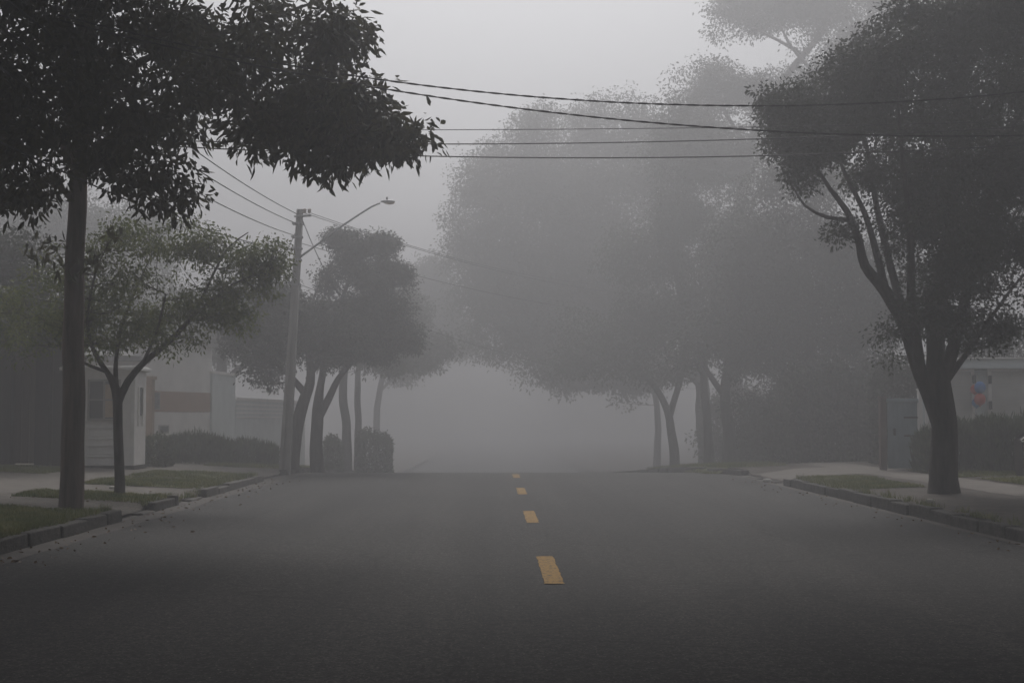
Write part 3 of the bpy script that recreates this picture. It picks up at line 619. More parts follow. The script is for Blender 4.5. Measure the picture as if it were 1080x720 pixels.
tree('slender_trunk_tree', 'slender dark trunk right of the curving one on the far verge', (x, Y, ZG(x, Y)),
     [[gl(x, Y, .2), lp(747, 450, Y, .15), lp(742, 400, Y, .13), lp(750, 330, Y, .12), lp(760, 260, Y, .06)]],
     [bl(755, 330, 50, 55, Y, 2.2), bl(770, 270, 45, 50, Y, 2)], 480, 44, (.15, .08), .36, 'bark', 'leaf_mid', 35, nlobe=24)
Y = 42.5; x = at(770, 492, Y).x
tree('stout_trunk_tree', 'stoutest of the misty trunks beside the dark thicket', (x, Y, ZG(x, Y)),
     [[gl(x, Y, .26), lp(769, 450, Y, .19), lp(765, 410, Y, .16), lp(775, 340, Y, .14), lp(790, 280, Y, .06)], [lp(766, 420, Y, .12), lp(745, 390, Y, .08), lp(728, 360, Y, .03)]],
     [bl(785, 350, 45, 40, Y, 2), bl(735, 365, 30, 22, Y, 1.2), bl(800, 300, 40, 40, Y, 1.8)], 420, 46, (.13, .07), .33, 'bark', 'leaf_deep', 36, nlobe=24)


# unseen trees added around the camera: their crowns darken the near fog and road
for k, (x, y, lab) in enumerate(((-6.9, 10.5, 'unseen shade tree added beside the camera on the left verge'), (7.9, 11.5, 'unseen shade tree added beside the camera on the right verge'),
                                 (-7.1, -2.5, 'unseen shade tree added just behind the camera on the left verge'), (7.8, -2.0, 'unseen shade tree added just behind the camera on the right verge'))):
    s_ = -1 if x > 0 else 1; dn = 1.0 if y > 0 else 0.0
    tree('unseen_shade_tree', lab, (x, y, ZG(x, y)),
         [[gl(x, y, .36), (x, y, 1, .28), (x, y, 4, .22), (x + .4 * s_, y, 7, .16), (x + 1 * s_, y, 10, .06)], [(x, y, 4, .16), (x + 3 * s_, y - 1, 7, .1), (x + 6 * s_, y - 2, 8, .04)],
          [(x, y, 4.5, .14), (x + 1 * s_, y - 3, 7, .08), (x + 2 * s_, y - 6, 8, .03)], [(x, y, 4.5, .14), (x - 2 * s_, y, 7, .08), (x - 4 * s_, y - 1, 8, .03)]],
         [((x + 2.5 * s_, y + .8, 8.8 + dn * 1.2), (6, 7.5, 1.6), 1), ((x + 5 * s_, y + 1, 8.9 + dn * 1.2), (4, 6, 1.6), .6), ((x - 2.5 * s_, y + .5, 8.4 + dn * 1.2), (4, 6.5, 1.8), .5)],
         850, 60, (.30, .19), .6, 'bark', 'leaf_deep', 60 + k, nlobe=30, group='unseen trees added to shade the road by the camera', twig_r=.03, tubes=4)

# ------------------------------------------------------------------ hedges and bushes
def hedge(name, label, x0, x1, y0, y1, h, n, leaf, seed, spiky=0, group=None, m='hedge', round_=.3, twigs=True, cat='hedge', core=True):
    r = np.random.default_rng(seed); cx, cy = (x0 + x1) / 2, (y0 + y1) / 2; base = np.array([cx, cy, ZG(cx, cy) - .02])
    root = thing(name, tuple(base), label, cat, group); sx, sy = (x1 - x0) / 2, (y1 - y0) / 2
    b = MB(); rnd = random.Random(seed)
    for _ in range(max(5, int((x1 - x0) * (y1 - y0) * 8) if twigs else 5)):
        p = Vector((rnd.uniform(-sx, sx) * .8, rnd.uniform(-sy, sy) * .8, ZG(cx, cy) - base[2] - .05))
        z = ZG(cx + p.x, cy + p.y) - base[2] - .05; p.z = z
        b.tube([p, p + Vector((rnd.uniform(-.1, .1), rnd.uniform(-.1, .1), h * .5)), p + Vector((rnd.uniform(-.2, .2), rnd.uniform(-.2, .2), h * .85))], [.015, .01, .004], 4)
    b.build('stem', M['bark'], root)
    u = r.uniform(-1, 1, (n, 3)); k = r.integers(0, 3, n); sgn = np.sign(r.uniform(-1, 1, n)); d = 1 - np.abs(r.normal(size=n)) * .18
    for a in range(3): u[k == a, a] = (sgn * d)[k == a]
    u[:, 2] = (u[:, 2] + 1) / 2; L = np.linalg.norm(u[:, :2], axis=1) ; 
    # round the shoulders
    e = np.maximum(np.abs(u[:, 0]), np.abs(u[:, 1])); u[:, 2] *= 1 - round_ * e ** 4
    lump = 1 + .07 * np.sin(u[:, 0] * sx * 5.1 + seed) + .06 * np.sin(u[:, 1] * sy * 6.3) + .05 * r.normal(size=n)
    C = np.stack([u[:, 0] * sx, u[:, 1] * sy, u[:, 2] * h * lump], 1)
    zg = np.array([ZG(cx + a, cy + b_) for a, b_ in C[:, :2]]) - base[2]; C[:, 2] += zg
    D = r.normal(size=(n, 3)) * (.35 if spiky else .8) + np.array([0, 0, 1.0 if spiky else .25]); D /= np.linalg.norm(D, axis=1)[:, None]
    V, Fq = leaf_arrays(r, C, D, leaf[0] * r.uniform(.5, 1.3, n), leaf[1] * r.uniform(.7, 1.2, n), False)
    fast_mesh('foliage', V, Fq, M[m], root)
    return root
p = at(163, 478, 31.0)
hedge('clipped_bush', 'small rounded clipped bush right beside the white booth', p.x - .32, p.x + .32, 30.6, 31.5, .68, 5200, (.07, .035), 51, cat='bush', round_=.5)
hedge('grassy_hedge', 'low spiky hedge along the foot of the white house', at(172, 470, 34).x, at(240, 470, 34).x, 33.6, 34.8, .62, 9000, (.22, .025), 52, spiky=1)
hedge('grassy_hedge', 'lower grassy hedge trailing towards the concrete pole', at(241, 480, 36).x, at(292, 480, 36).x, 35.4, 36.4, .55, 6000, (.20, .025), 53, spiky=1)
p = at(384, 480, 41)
hedge('clipped_bush', 'large block shaped clipped bush at the road edge in the fog', p.x - .55, p.x + .55, 43.8, 45.3, 1.4, 8000, (.10, .05), 54, cat='bush', round_=.3)
hedge('clipped_hedge', 'low misty hedge between the trunks left of the block shaped bush', at(345, 480, 43).x, at(362, 480, 43).x, 42, 43.2, 1.1, 4000, (.09, .05), 55, round_=.2)
hedge('grassy_hedge', 'shaggy dark hedge in front of the garage wall at the right edge', at(1036, 480, 26.5).x, at(1130, 480, 26.5).x, 26.0, 27.4, .98, 17000, (.20, .022), 56, spiky=1, round_=.2)
hedge('grassy_hedge', 'shaggy dark hedge directly behind the big right trunk', at(968, 480, 27.6).x, at(1034, 480, 27.6).x, 27.0, 28.0, .86, 12000, (.20, .022), 57, spiky=1, round_=.35)
hedge('thicket', 'dark overgrown thicket left of the blue grey gate', at(815, 480, 37).x, at(940, 480, 37).x, 35.5, 38.5, 2.5, 30000, (.13, .07), 58, m='leaf_deep', round_=.4, cat='thicket')
hedge('tall_hedge', 'tall dark hedge rising behind the blue grey gate', at(925, 480, 32).x, at(985, 480, 32).x, 31.3, 32.6, 2.5, 15000, (.11, .06), 61, m='leaf_deep', round_=.3)
hedge('tall_hedge', 'dark foliage behind the railing on the garage roof', at(985, 480, 34).x, at(1130, 480, 34).x, 33.0, 35.0, 3.3, 26000, (.12, .06), 62, m='leaf_deep', round_=.25)
hedge('thicket', 'lower misty thicket under the far right trunks', at(785, 480, 41).x, at(838, 480, 41).x, 40, 43, 1.5, 9000, (.13, .07), 59, m='leaf_deep', round_=.5, cat='thicket')

# ------------------------------------------------------------------ white guard booth
x1 = at(140.5, 480, 29.0).x; x0 = x1 - 1.50; yb = 29.0; zb = ZG((x0 + x1) / 2, yb)
booth = thing('guard_booth', ((x0 + x1) / 2, yb + .5, zb), 'small white guard booth with a two pane window behind the forked tree', 'guard booth')
w = x1 - x0; hx = w / 2; Hb = 2.10; y0, y1 = -.5, .5
MB().box(-hx - .03, hx + .03, y0 - .02, y1 + .02, -.10, .055).build('base', M['kerb'], booth, bevel=.01)
MB().box(-hx, hx, y0, y1, .055, Hb).build('wall', M['booth'], booth, bevel=.012)
MB().box(-hx - .09, hx + .09, y0 - .09, y1 + .09, Hb, Hb + .07).box(-hx - .05, hx + .05, y0 - .05, y1 + .05, Hb + .07, Hb + .10).build('roof', M['boothtrim'], booth, bevel=.012)
c = at(110, 420, yb); wx = c.x - (x0 + x1) / 2; wz0, wz1 = at(110, 441, yb).z - zb, at(110, 402, yb).z - zb; ww = .31
f = MB()
f.box(wx - ww - .04, wx - ww, y0 - .035, y0 + .01, wz0 - .04, wz1 + .04).box(wx + ww, wx + ww + .04, y0 - .035, y0 + .01, wz0 - .04, wz1 + .04)
f.box(wx - ww, wx + ww, y0 - .035, y0 + .01, wz1, wz1 + .04).box(wx - ww - .02, wx + ww + .02, y0 - .06, y0 + .01, wz0 - .05, wz0)
f.box(wx - .018, wx + .018, y0 - .03, y0 + .005, wz0, wz1).box(wx - ww, wx - .018, y0 - .03, y0 + .005, (wz0 + wz1) / 2 - .015, (wz0 + wz1) / 2 + .015).box(wx + .018, wx + ww, y0 - .03, y0 + .005, (wz0 + wz1) / 2 - .015, (wz0 + wz1) / 2 + .015)
wf = f.build('window', M['frame'], booth)
MB().box(wx - ww, wx + ww, y0 - .012, y0 - .004, wz0, wz1).build('pane', M['glass'], wf)
MB().box(wx + .02, wx + .2, y0 - .0155, y0 - .0135, wz0 + .02, wz1 - .06).build('blind', M['curtain'], wf)
for zz0, zz1 in ((at(0, 482, yb).z - zb, at(0, 469, yb).z - zb), (at(0, 463, yb).z - zb, at(0, 450, yb).z - zb)):
    t = MB(); a, b_ = wx - .35, wx + .35
    t.box(a, b_, y0 - .03, y0 + .004, zz1 - .03, zz1).box(a, b_, y0 - .03, y0 + .004, zz0, zz0 + .03).box(a, a + .03, y0 - .03, y0 + .004, zz0 + .03, zz1 - .03).box(b_ - .03, b_, y0 - .03, y0 + .004, zz0 + .03, zz1 - .03)
    t.box(a + .06, b_ - .06, y0 - .016, y0 + .004, zz0 + .06, zz1 - .06)
    t.build('moulded_panel', M['boothtrim'], booth, bevel=.006)
sw = MB().box(hx - .005, hx + .012, -.16, .14, at(0, 438, yb).z - zb, at(0, 408, yb).z - zb).build('side_window', M['glass'], booth)
MB().box(hx - .008, hx + .035, -.22, -.16, .9, 1.75).box(hx - .008, hx + .035, .14, .20, .9, 1.75).build('frame', M['boothtrim'], sw)
MB().box(hx - .07, hx + .02, y0 - .022, y0 + .05, .06, Hb).build('corner_post', M['boothtrim'], booth, bevel=.01)

# beige pillar right behind the booth
p = at(155.5, 450, 31.8); zb = ZG(p.x, 31.8)
g = thing('beige_pillar', (p.x, 31.8, zb), 'slim beige gate pillar just right of the white booth', 'pillar')
MB().box(-.13, .13, -.13, .13, -.1, 2.0).build('shaft', M['beige'], g, bevel=.01)
MB().box(-.17, .17, -.17, .17, 2.0, 2.08).build('cap', M['beige'], g, bevel=.01)

# white house: wall angled away along the street
def wall_between(mb, a, b, z0, z1, th=.2, off=0):
    a = Vector((a[0], a[1], 0)); b = Vector((b[0], b[1], 0)); dvec = (b - a).normalized(); n = Vector((dvec.y, -dvec.x, 0))
    o = n * off; q = n * -th
    pts = [a + o, b + o, b + q, a + q]
    n0 = len(mb.v); mb.v += [(p_.x, p_.y, z0) for p_ in pts] + [(p_.x, p_.y, z1) for p_ in pts]
    mb.f += [tuple(n0 + k for k in f_) for f_ in [(0,3,2,1),(4,5,6,7),(0,1,5,4),(1,2,6,5),(2,3,7,6),(3,0,4,7)]]
A = at(150, 430, 37.0); B = at(223, 430, 41.0)
A0 = at(60, 430, 33.5)
hz = P(38) + .1; org = Vector((A.x, A.y, hz)); R_ = lambda v: (v.x - org.x, v.y - org.y)
house = thing('white_house', tuple(org), 'white rendered house with a tan band behind the booth', 'house')
ax, bx_ = R_(A), R_(B); a0 = (ax[0] - 5.0, ax[1] - 1.0)
m_ = MB(); wall_between(m_, ax, bx_, -.6, 3.6, .25); wall_between(m_, a0, (ax[0] - .003, ax[1]), -.6, 3.0, .25)
wall_between(m_, bx_, (bx_[0] - 4.5, bx_[1] + 3.5), -.6, 3.6, .25); m_.build('wall', M['render'], house)
dv = (Vector(bx_) - Vector(ax)); pt = lambda t: tuple(Vector(ax) + dv * t)
zt0, zt1 = at(190, 434, 39).z - hz, at(190, 413, 39).z - hz
m_ = MB(); wall_between(m_, pt(.12), pt(.995), zt0, zt1, .1, .012); m_.build('tan_band', M['tan'], house)
m_ = MB(); wall_between(m_, pt(.145), pt(.23), zt0 + .05, zt1 - .03, .1, .02); wn_ = m_.build('window', M['frame'], house)
m_ = MB(); wall_between(m_, pt(.155), pt(.22), zt0 + .09, zt1 - .07, .1, .026); m_.build('pane', M['glass'], wn_)
m_ = MB(); wall_between(m_, pt(.22), pt(.36), zt0 - .62, zt0 - .38, .1, .02); wn_ = m_.build('vent_window', M['frame'], house)
m_ = MB(); wall_between(m_, pt(.235), pt(.345), zt0 - .58, zt0 - .42, .1, .026); m_.build('pane', M['glass'], wn_)
m_ = MB(); wall_between(m_, (ax[0] - 5.2, ax[1] - 1.2), (ax[0], ax[1] - .2), 3.0, 3.14, .6, .2); wall_between(m_, pt(-.03), pt(1.03), 3.6, 3.75, .6, .15); m_.build('roof', M['roof'], house)

# tall slab and long garden wall further along
A = at(222.5, 430, 41.0); B = at(248, 430, 43.5)
g = thing('entrance_slab', (A.x, A.y, hz - .2), 'tall pale grey entrance slab at the end of the white house', 'wall')
m_ = MB(); wall_between(m_, (.06, -.1), (B.x - A.x, B.y - A.y), -.5, 3.0, .3); m_.build('slab', M['palewall'], g)
m_ = MB(); wall_between(m_, (.02, -.14), (B.x - A.x + .04, B.y - A.y + .04), 3.0, 3.08, .38, .04); m_.build('coping', M['white'], g)
A = at(248.5, 430, 43.6); B = at(322, 430, 56)
g = thing('garden_wall', (A.x, A.y, hz - .3), 'long low pale garden wall with ribbed courses running into the fog', 'wall')
m_ = MB(); wall_between(m_, (0, 0), (B.x - A.x, B.y - A.y), -1.4, 2.35, .2); m_.build('wall_face', M['palewall'], g)
m_ = MB()
for k in range(5): wall_between(m_, (0, 0), (B.x - A.x, B.y - A.y), 1.75 + k * .14, 1.79 + k * .14, .02, .03)
wall_between(m_, (0, 0), (B.x - A.x, B.y - A.y), 2.353, 2.42, .26, .05); m_.build('ribs', M['white'], g)

# dark brown gate at the far left
yg = 29.5
g0 = at(-60, 470, yg).x; g1 = at(66, 470, yg).x; zb = ZG(g1, yg) ; mid = (g0 + g1) / 2
g = thing('timber_gate', (mid, yg, zb), 'tall dark timber gate with square posts at the far left', 'gate')
tops = at(0, 352, yg).z - zb
for (a, b_) in ((-30, -12), (-4, 14), (39, 54), (58, 69)):
    xa, xb = at(a, 470, yg).x - mid, at(b_, 470, yg).x - mid
    MB().box(xa, xb, -.18, .18, -.15, tops).build('post', M['darkwood'], g, bevel=.01)
for k, (a, b_) in enumerate(((-12, -4), (14, 39), (54, 58))):
    xa, xb = at(a, 470, yg).x - mid, at(b_, 470, yg).x - mid; m_ = MB(); n = max(1, int((xb - xa) / .13))
    for i in range(n):
        m_.box(xa + (xb - xa) * i / n + .004, xa + (xb - xa) * (i + 1) / n - .004, .0, .04, .05, tops - .12)
    m_.box(xa, xb, .041, .09, .3, .42).box(xa, xb, .041, .09, tops - .5, tops - .38)
    m_.build('board_panel', M['brownwood'], g)
MB().box(g0 - mid, g1 - mid + .1, -.2, .2, tops, tops + .14).build('lintel', M['darkwood'], g, bevel=.01)

# ------------------------------------------------------------------ right side: gate, garage wall, balloons
yg = 29.0; xa, xb = at(936, 470, yg).x, at(968, 470, yg).x; zb = ZG(xa, yg); zt = at(950, 420, yg).z - zb
g = thing('pedestrian_gate', ((xa + xb) / 2, yg, zb), 'blue grey boarded gate with two dark hinges left of the big trunk', 'gate', rz=.08); hw = (xb - xa) / 2
m_ = MB()
for i in range(6): m_.box(-hw + 2 * hw * i / 6 + .003, -hw + 2 * hw * (i + 1) / 6 - .003, -.02, .02, .04, zt - .09)
m_.build('leaf', M['bluegrey'], g)
MB().box(-hw - .03, hw + .03, -.05, .05, zt - .085, zt).build('top_rail', M['bluegrey'], g, bevel=.005)
for pz in (at(0, 440, yg).z - zb, at(0, 459.5, yg).z - zb):
    MB().box(hw - .30, hw + .01, -.034, -.021, pz - .018, pz + .018).build('hinge', M['dark'], g)
MB().box(hw - .54, hw - .5, -.06, -.021, .75, .9).build('handle', M['dark'], g)
for s, (pa, pb, top, mt, lab) in enumerate(((928, 934.5, 419, 'redbrown', 'slim reddish brown post at the left of the blue grey gate'), (969, 972.8, 411, 'white', 'thin white post between the blue grey gate and the big trunk'))):
    xa, xb = at(pa, 470, yg).x, at(pb, 470, yg).x; zz = at(0, top, yg).z
    g = thing('gate_post', ((xa + xb) / 2, yg, zb), lab, 'post', 'posts of the blue grey gate')
    MB().box(-(xb - xa) / 2, (xb - xa) / 2, -.07, .07, -.15, zz - zb).build('shaft', M[mt], g, bevel=.006)
    MB().box(-(xb - xa) / 2 - .015, (xb - xa) / 2 + .015, -.085, .085, zz - zb, zz - zb + .03).build('cap', M[mt], g, bevel=.005)

yw = 30.6; q = lambda px: at(px, 430, yw).x
xw0, xw1 = q(975), q(1190); zb = ZG(xw0, yw); Zp = lambda py: at(1030, py, yw).z - zb
gar = thing('garage_front', ((xw0 + xw1) / 2, yw, zb), 'white framed garage front with grey panels behind the shaggy hedges', 'garage'); mx = (xw0 + xw1) / 2
MB().box(xw0 - mx, xw1 - mx, .06, .3, -.2, Zp(390)).build('wall', M['palewall'], gar)
m_ = MB()
for a, b_ in ((976, 979), (1025.5, 1028), (1042.5, 1046), (1112, 1115)): m_.box(q(a) - mx, q(b_) - mx, -.02, .057, -.1, Zp(391.5))
m_.box(q(976) - mx, q(1028) - mx, -.022, .058, Zp(391.4), Zp(389)).box(q(1042.5) - mx, q(1115) - mx, -.022, .058, Zp(391.4), Zp(389))
m_.build('white_frame', M['white'], gar, bevel=.005)
for a, b_ in ((979.2, 1025.3), (1046.2, 1111.8)):
    m_ = MB(); xa, xb = q(a) - mx, q(b_) - mx; n = 7; z0, z1 = .02, Zp(391.8)
    for i in range(n): m_.box(xa, xb, .02, .05, z0 + (z1 - z0) * i / n + .004, z0 + (z1 - z0) * (i + 1) / n - .004)
    m_.build('garage_door', M['panel'], gar)
MB().box(xw0 - mx - .1, xw1 - mx + .1, -.15, .4, Zp(388.9), Zp(386.5)).box(xw0 - mx, xw1 - mx, -.05, .35, Zp(386.4), Zp(378.6)).build('fascia', M['palewall'], gar, bevel=.008)
MB().box(xw0 - mx + .05, xw1 - mx, -.1, .35, Zp(378.5), Zp(377)).build('coping', M['white'], gar, bevel=.005)
for (a, py) in ((1027, 399.5), (1043.5, 400), (1043.5, 427)):
    l_ = MB().box(q(a) - mx - .03, q(a) - mx + .035, -.10, -.024, Zp(py) - .10, Zp(py) + .09).build('wall_lamp', M['dark'], gar, bevel=.01)
m_ = MB()
for k in range(12):
    xx = q(1012 + k * 15.5) - mx; m_.box(xx - .013, xx + .013, .12, .146, Zp(377) , Zp(349))
m_.box(xw0 - mx, xw1 - mx, .118, .13, Zp(352) , Zp(351)); m_.build('railing', M['steel'], gar)

bz = lambda px, py, Yb: at(px, py, Yb)
def balloon(px, py, Yb, rad, m, lab, g2='balloons tied on the garage pillar'):
    p_ = at(px, py, Yb); o = thing('balloon', tuple(p_), lab, 'balloon', g2)
    b2 = MB(); b2.sphere((0, 0, 0), (rad, rad, rad * 1.12), 18, 12)
    b2.build('envelope', M[m], o, smooth=True)
    MB().tube([(0, 0, -rad * 1.10), (0, 0, -rad * 1.2), (0, 0, -rad * 1.28)], [.008, .014, .02], 6).build('knot', M[m], o)
    q_ = MB().tube([(0, 0, -rad * 1.2), (.02, .05, -rad * 2.4), (.0, .03, -rad * 3.8)], .0025, 4).build('string', M['white'], o)
yb2 = 30.25
balloon(1033.5, 408.5, yb2, .125, 'blue', 'blue balloon above the red one on the garage pillar')
balloon(1033.5, 421, yb2 - .02, .128, 'red', 'larger red balloon directly under the blue one')
balloon(1027.8, 410.5, yb2 + .1, .095, 'red', 'small red balloon half hidden behind the blue one')
balloon(1029.8, 424.5, yb2 + .14, .10, 'blue', 'blue balloon mostly hidden behind the large red one')

# low kennel roof at the right edge of the hedge
yk = 25.2; pk = at(1092, 463, yk); zb = ZG(pk.x, yk)
g = thing('kennel', (pk.x, yk, zb), 'low dark kennel with white edged pitched roof at the right edge', 'kennel')
hz_ = pk.z - zb; apex = at(1092, 446, yk).z - zb; hw = pk.x - at(1068, 463, yk).x
MB().box(-hw + .06, hw - .06, -.3, .08, -.1, hz_ + .01).add([(-hw + .06, -.3, hz_), (hw - .06, -.3, hz_), (0, -.3, apex - .04), (-hw + .06, .08, hz_), (hw - .06, .08, hz_), (0, .08, apex - .04)], [(0, 1, 2), (5, 4, 3)]).build('body', M['darkwood'], g)
r_ = MB()
for s in (-1, 1): r_.add([(s * hw, -.4, hz_), (0, -.4, apex), (0, -.3, apex), (s * hw, -.3, hz_), (s * hw, -.4, hz_ - .03), (0, -.4, apex - .03), (0, -.3, apex - .03), (s * hw, -.3, hz_ - .03)], [(0,1,2,3),(7,6,5,4),(0,4,5,1),(1,5,6,2),(2,6,7,3),(3,7,4,0)])
rf = r_.build('roof', M['darkwood'], g)
r_ = MB()
for s in (-1, 1): r_.tube([(s * (hw + .01), -.42, hz_ - .01), (0, -.42, apex)], .011, 4)
r_.tube([(-hw, -.42, hz_ - .03), (hw, -.42, hz_ - .03)], .012, 4).build('edge_trim', M['white'], rf)

# ------------------------------------------------------------------ concrete pole, lamp, cables
Yp = 32.6; pb = at(300.5, 492, Yp); pt_ = at(316.5, 221, Yp); zb = ZG(pb.x, Yp)
pole = thing('utility_pole', (pb.x, Yp, zb), 'pale concrete utility pole leaning slightly right on the left verge', 'utility pole')
top = Vector((pt_.x - pb.x, 0, pt_.z - zb))
m_ = MB(); n = 10; prof = [(-1, -1), (-.35, -1), (-.25, -.72), (.25, -.72), (.35, -1), (1, -1), (1, 1), (.35, 1), (.25, .72), (-.25, .72), (-.35, 1), (-1, 1)]
for i in range(n + 1):
    t = i / n; c_ = top * t; 
    if i == 0: c_ = Vector((-.01, 0, -.2))
    hwid = .125 * (1 - t) + .072 * t; hd = .13 * (1 - t) + .08 * t
    for (u_, v_) in prof: m_.v.append((c_.x + u_ * hwid, c_.y + v_ * hd, c_.z))
k = len(prof)
for i in range(n):
    for j in range(k): a = i * k + j; b_ = i * k + (j + 1) % k; m_.f.append((a, b_, b_ + k, a + k))
m_.f.append(tuple(range(k))[::-1]); m_.f.append(tuple(n * k + j for j in range(k)))
m_.build('shaft', M['concrete'], pole)
rp = lambda px, py, dy=0: at(px, py, Yp) - Vector((pb.x, Yp, zb)) + Vector((0, dy, 0))
MB().tube([rp(311, 229, -.12), rp(329, 228, -.12)], .03, 6).build('crossarm', M['steel'], pole)
for px in (327, 322):
    c_ = rp(px, 226, -.12); MB().tube([c_, c_ + Vector((0, 0, .03)), c_ + Vector((0, 0, .06)), c_ + Vector((0, 0, .10)), c_ + Vector((0, 0, .12))], [.02, .05, .035, .05, .02], 8).build('insulator', M['porcelain'], pole, smooth=True)
for py in (236, 250, 262, 274, 300):
    c_ = rp(314.5 - (py - 230) * .05, py); MB().box(c_.x - .13, c_.x + .13, -.13, .13, c_.z - .02, c_.z + .02).build('clamp', M['steel'], pole)
arm0, arm1, arm2, arm3 = at(314, 273, Yp), at(337, 256, Yp), at(364, 236, Yp), at(401, 214.5, Yp)
lamp = thing('street_lamp', tuple(arm0), 'street lamp on a long rising arm fixed to the concrete pole', 'street lamp')
pts, rad = smooth_poly([(*arm0, .027), (*arm1, .025), (*arm2, .023), (*at(392, 218, Yp), .022), (*arm3, .020)], .3)
MB().tube([Vector(p_) - arm0 for p_ in pts], rad, 8).build('arm', M['steel'], lamp, smooth=True)
hd = at(409, 212.5, Yp) - arm0
h_ = MB(); h_.sphere(hd, (.18, .09, .042), 14, 8); hl = h_.build('lamp_head', M['steel'], lamp, smooth=True)
MB().sphere(hd + Vector((.04, 0, -.035)), (.13, .075, .04), 12, 6).build('glass_cover', M['curtain'], hl, smooth=True)
MB().tube([hd + Vector((-.02, 0, .05)), hd + Vector((-.02, 0, .11))], .022, 8).build('photocell', M['dark'], hl)

def wire(label, a, b, sag, rad, group, twist=False, n=60, name='power_line'):
    a, b = Vector(a), Vector(b); org = a.copy(); m = MB(); pts = []
    L = (b - a).length
    if twist: n = int(L / .10)
    for i in range(n + 1): t = i / n; pts.append(a.lerp(b, t) + Vector((0, 0, -4 * sag * t * (1 - t))) - org)
    if twist:
        for ph in (0, math.pi):
            m.tube([p_ + Vector((0, math.cos(k * .8 + ph), math.sin(k * .8 + ph))) * rad * .85 for k, p_ in enumerate(pts)], rad, 5)
    else: m.tube(pts, rad, 6)
    o = m.build(name, M['wire'], None, smooth=True); o.location = org; tag(o, label, 'cable', group); return o
def wire_px(label, pts3, rad, group, twist=False):
    """cable through three sight points, each (px, py, distance)"""
    (xa, ya, da), (xb, yb_, db), (xc, yc, dc) = pts3; n = 240 if twist else 80; W = []
    for t in np.linspace(-.5, 1.25, n):
        x = xa + (xc - xa) * t
        y = ya * (x - xb) * (x - xc) / ((xa - xb) * (xa - xc)) + yb_ * (x - xa) * (x - xc) / ((xb - xa) * (xb - xc)) + yc * (x - xa) * (x - xb) / ((xc - xa) * (xc - xb))
        W.append(at(x, y, da + (dc - da) * t))
    org = W[0]; pts = [q_ - org for q_ in W]
    m = MB()
    if twist:
        for ph in (0, math.pi):
            m.tube([p_ + Vector((0, math.cos(k * .9 + ph), math.sin(k * .9 + ph))) * rad * .8 for k, p_ in enumerate(pts)], rad, 5)
    else: m.tube(pts, rad, 6)
    o = m.build('power_line', M['wire'], None, smooth=True); o.location = tuple(org); tag(o, label, 'cable', group)
G1 = 'cables crossing above the street'
wire_px('uppermost thick twisted cable crossing above the street', [(400, 84, 15.5), (640, 107.5, 16), (1080, 97, 16.5)], .0072, G1, True)
wire_px('thick twisted cable sloping down right just below the top one', [(400, 93, 15.2), (640, 125, 16), (1080, 143, 16.5)], .0072, G1, True)
wire_px('thinnest cable, highest of the three level ones', [(440, 137, 20), (640, 136, 19.5), (1080, 128, 19)], .006, G1)
wire_px('middle of the three level thin cables', [(440, 152, 20), (640, 150.5, 19.5), (1080, 134, 19)], .009, G1)
wire_px('lowest level cable crossing above the street', [(440, 164.5, 20), (640, 166.5, 19.5), (1080, 153, 19)], .010, G1)
G2 = 'cables from the concrete pole towards the camera'
for k, (py, ex, ey, lab) in enumerate(((226, -60, -60, 'highest cable from the pole top up to the left'), (236, -60, -20, 'second cable from the pole up to the left'), (249, -60, 30, 'third cable from the pole up to the left'), (264, -60, 120, 'lowest cable from the pole up to the left'))):
    wire(lab, at(314 - k * .6, py, Yp), at(ex, ey, 13), .25, .010, G2)
G3 = 'cables from the concrete pole into the fog'
for k, (p0, Q, lab) in enumerate(((at(327, 224.5, Yp), (720, 300, 62), 'highest fading cable running right into the fog'), (at(322, 225, Yp), (760, 312, 62), 'second fading cable running right into the fog'),
                                  (at(316, 256, Yp), (780, 332, 60), 'third fading cable running right through the misty crown'), (at(316, 300, Yp), (760, 410, 70), 'lowest fading cable over the foggy gap'))):
    wire(lab, p0, at(*Q), .7, .008, G3)
gw = wire('slack service cable hanging from the pole down to the right', at(319, 232, Yp), at(362, 318, Yp + 2), .15, .011, G3)
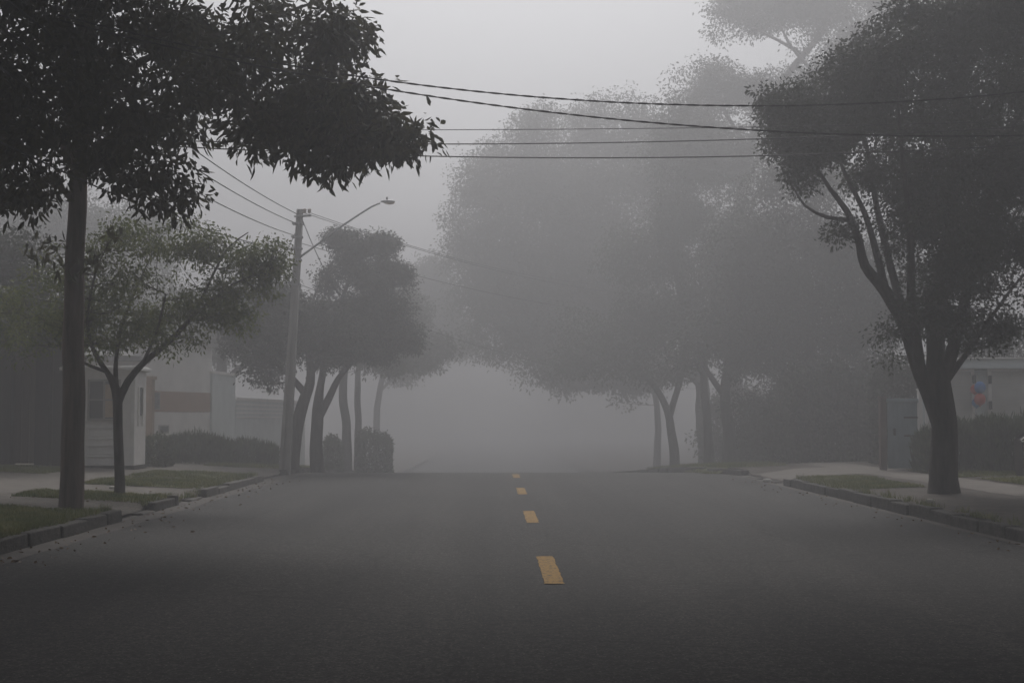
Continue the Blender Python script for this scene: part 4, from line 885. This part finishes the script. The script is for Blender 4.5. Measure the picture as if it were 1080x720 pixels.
wire('short service cable dropping left from the pole to the house', at(314, 240, Yp), at(262, 330, Yp + 6), .2, .010, G3)

# ------------------------------------------------------------------ small things on the ground
r = np.random.default_rng(77)
n = 420; X = np.concatenate([-4.95 + np.abs(r.normal(size=n // 2)) * .35, r.uniform(-7.2, -5.3, n // 4), 5.8 - np.abs(r.normal(size=n // 4)) * .3]); Yv = r.uniform(8, 30, len(X)); Yv[r.random(len(X)) < .1] = 13
Z = np.array([ZG(a, b_) for a, b_ in zip(X, Yv)]) + .012
C = np.stack([X, Yv, Z], 1); D = r.normal(size=(len(X), 3)) * np.array([1, 1, .12]); D /= np.linalg.norm(D, axis=1)[:, None]
V, Fq = leaf_arrays(r, C, D, .06 * r.uniform(.5, 1.2, len(X)), .03 * r.uniform(.6, 1.2, len(X)), True)
tag(fast_mesh('fallen_leaves', V, Fq, M['litter']), 'scattered fallen leaves along the gutters', 'leaves', kind='stuff')
def stone(x, y, s, lab, seed):
    b = MB(); b.sphere((0, 0, 0), (s, s * .7, s * .45), 9, 6, .14, random.Random(seed)); o = b.build('stone', M['stone'], None); o.location = (x, y, ZG(x, y) + s * .35)
    tag(o, lab, 'stone')
p = at(811, 503, 29); stone(5.78, 28.5, .11, 'pale broken stone in the road beyond the end of the right kerb', 1)
p = at(988, 531, 19.0); stone(p.x, 19.3, .07, 'small pale stone in the dirt in front of the big right trunk', 2)
stone(-6.4, 22.6, .06, 'small pale stone on the left driveway beside the forked tree', 3)

# ------------------------------------------------------------------ fog
m = bpy.data.materials.new('haze'); m.use_nodes = True; N = m.node_tree.nodes; L = m.node_tree.links
N.remove(N['Principled BSDF']); v = N.new('ShaderNodeVolumePrincipled')
v.inputs['Color'].default_value = (.62, .62, .64, 1); v.inputs['Density'].default_value = HAZE_DENSITY; v.inputs['Anisotropy'].default_value = .6
L.new(v.outputs[0], N['Material Output'].inputs['Volume'])
hb = MB().box(-290, 290, -70, 290, -13, 26).build('haze', m); tag(hb, 'thick pale morning fog filling the whole street', 'fog', kind='stuff')
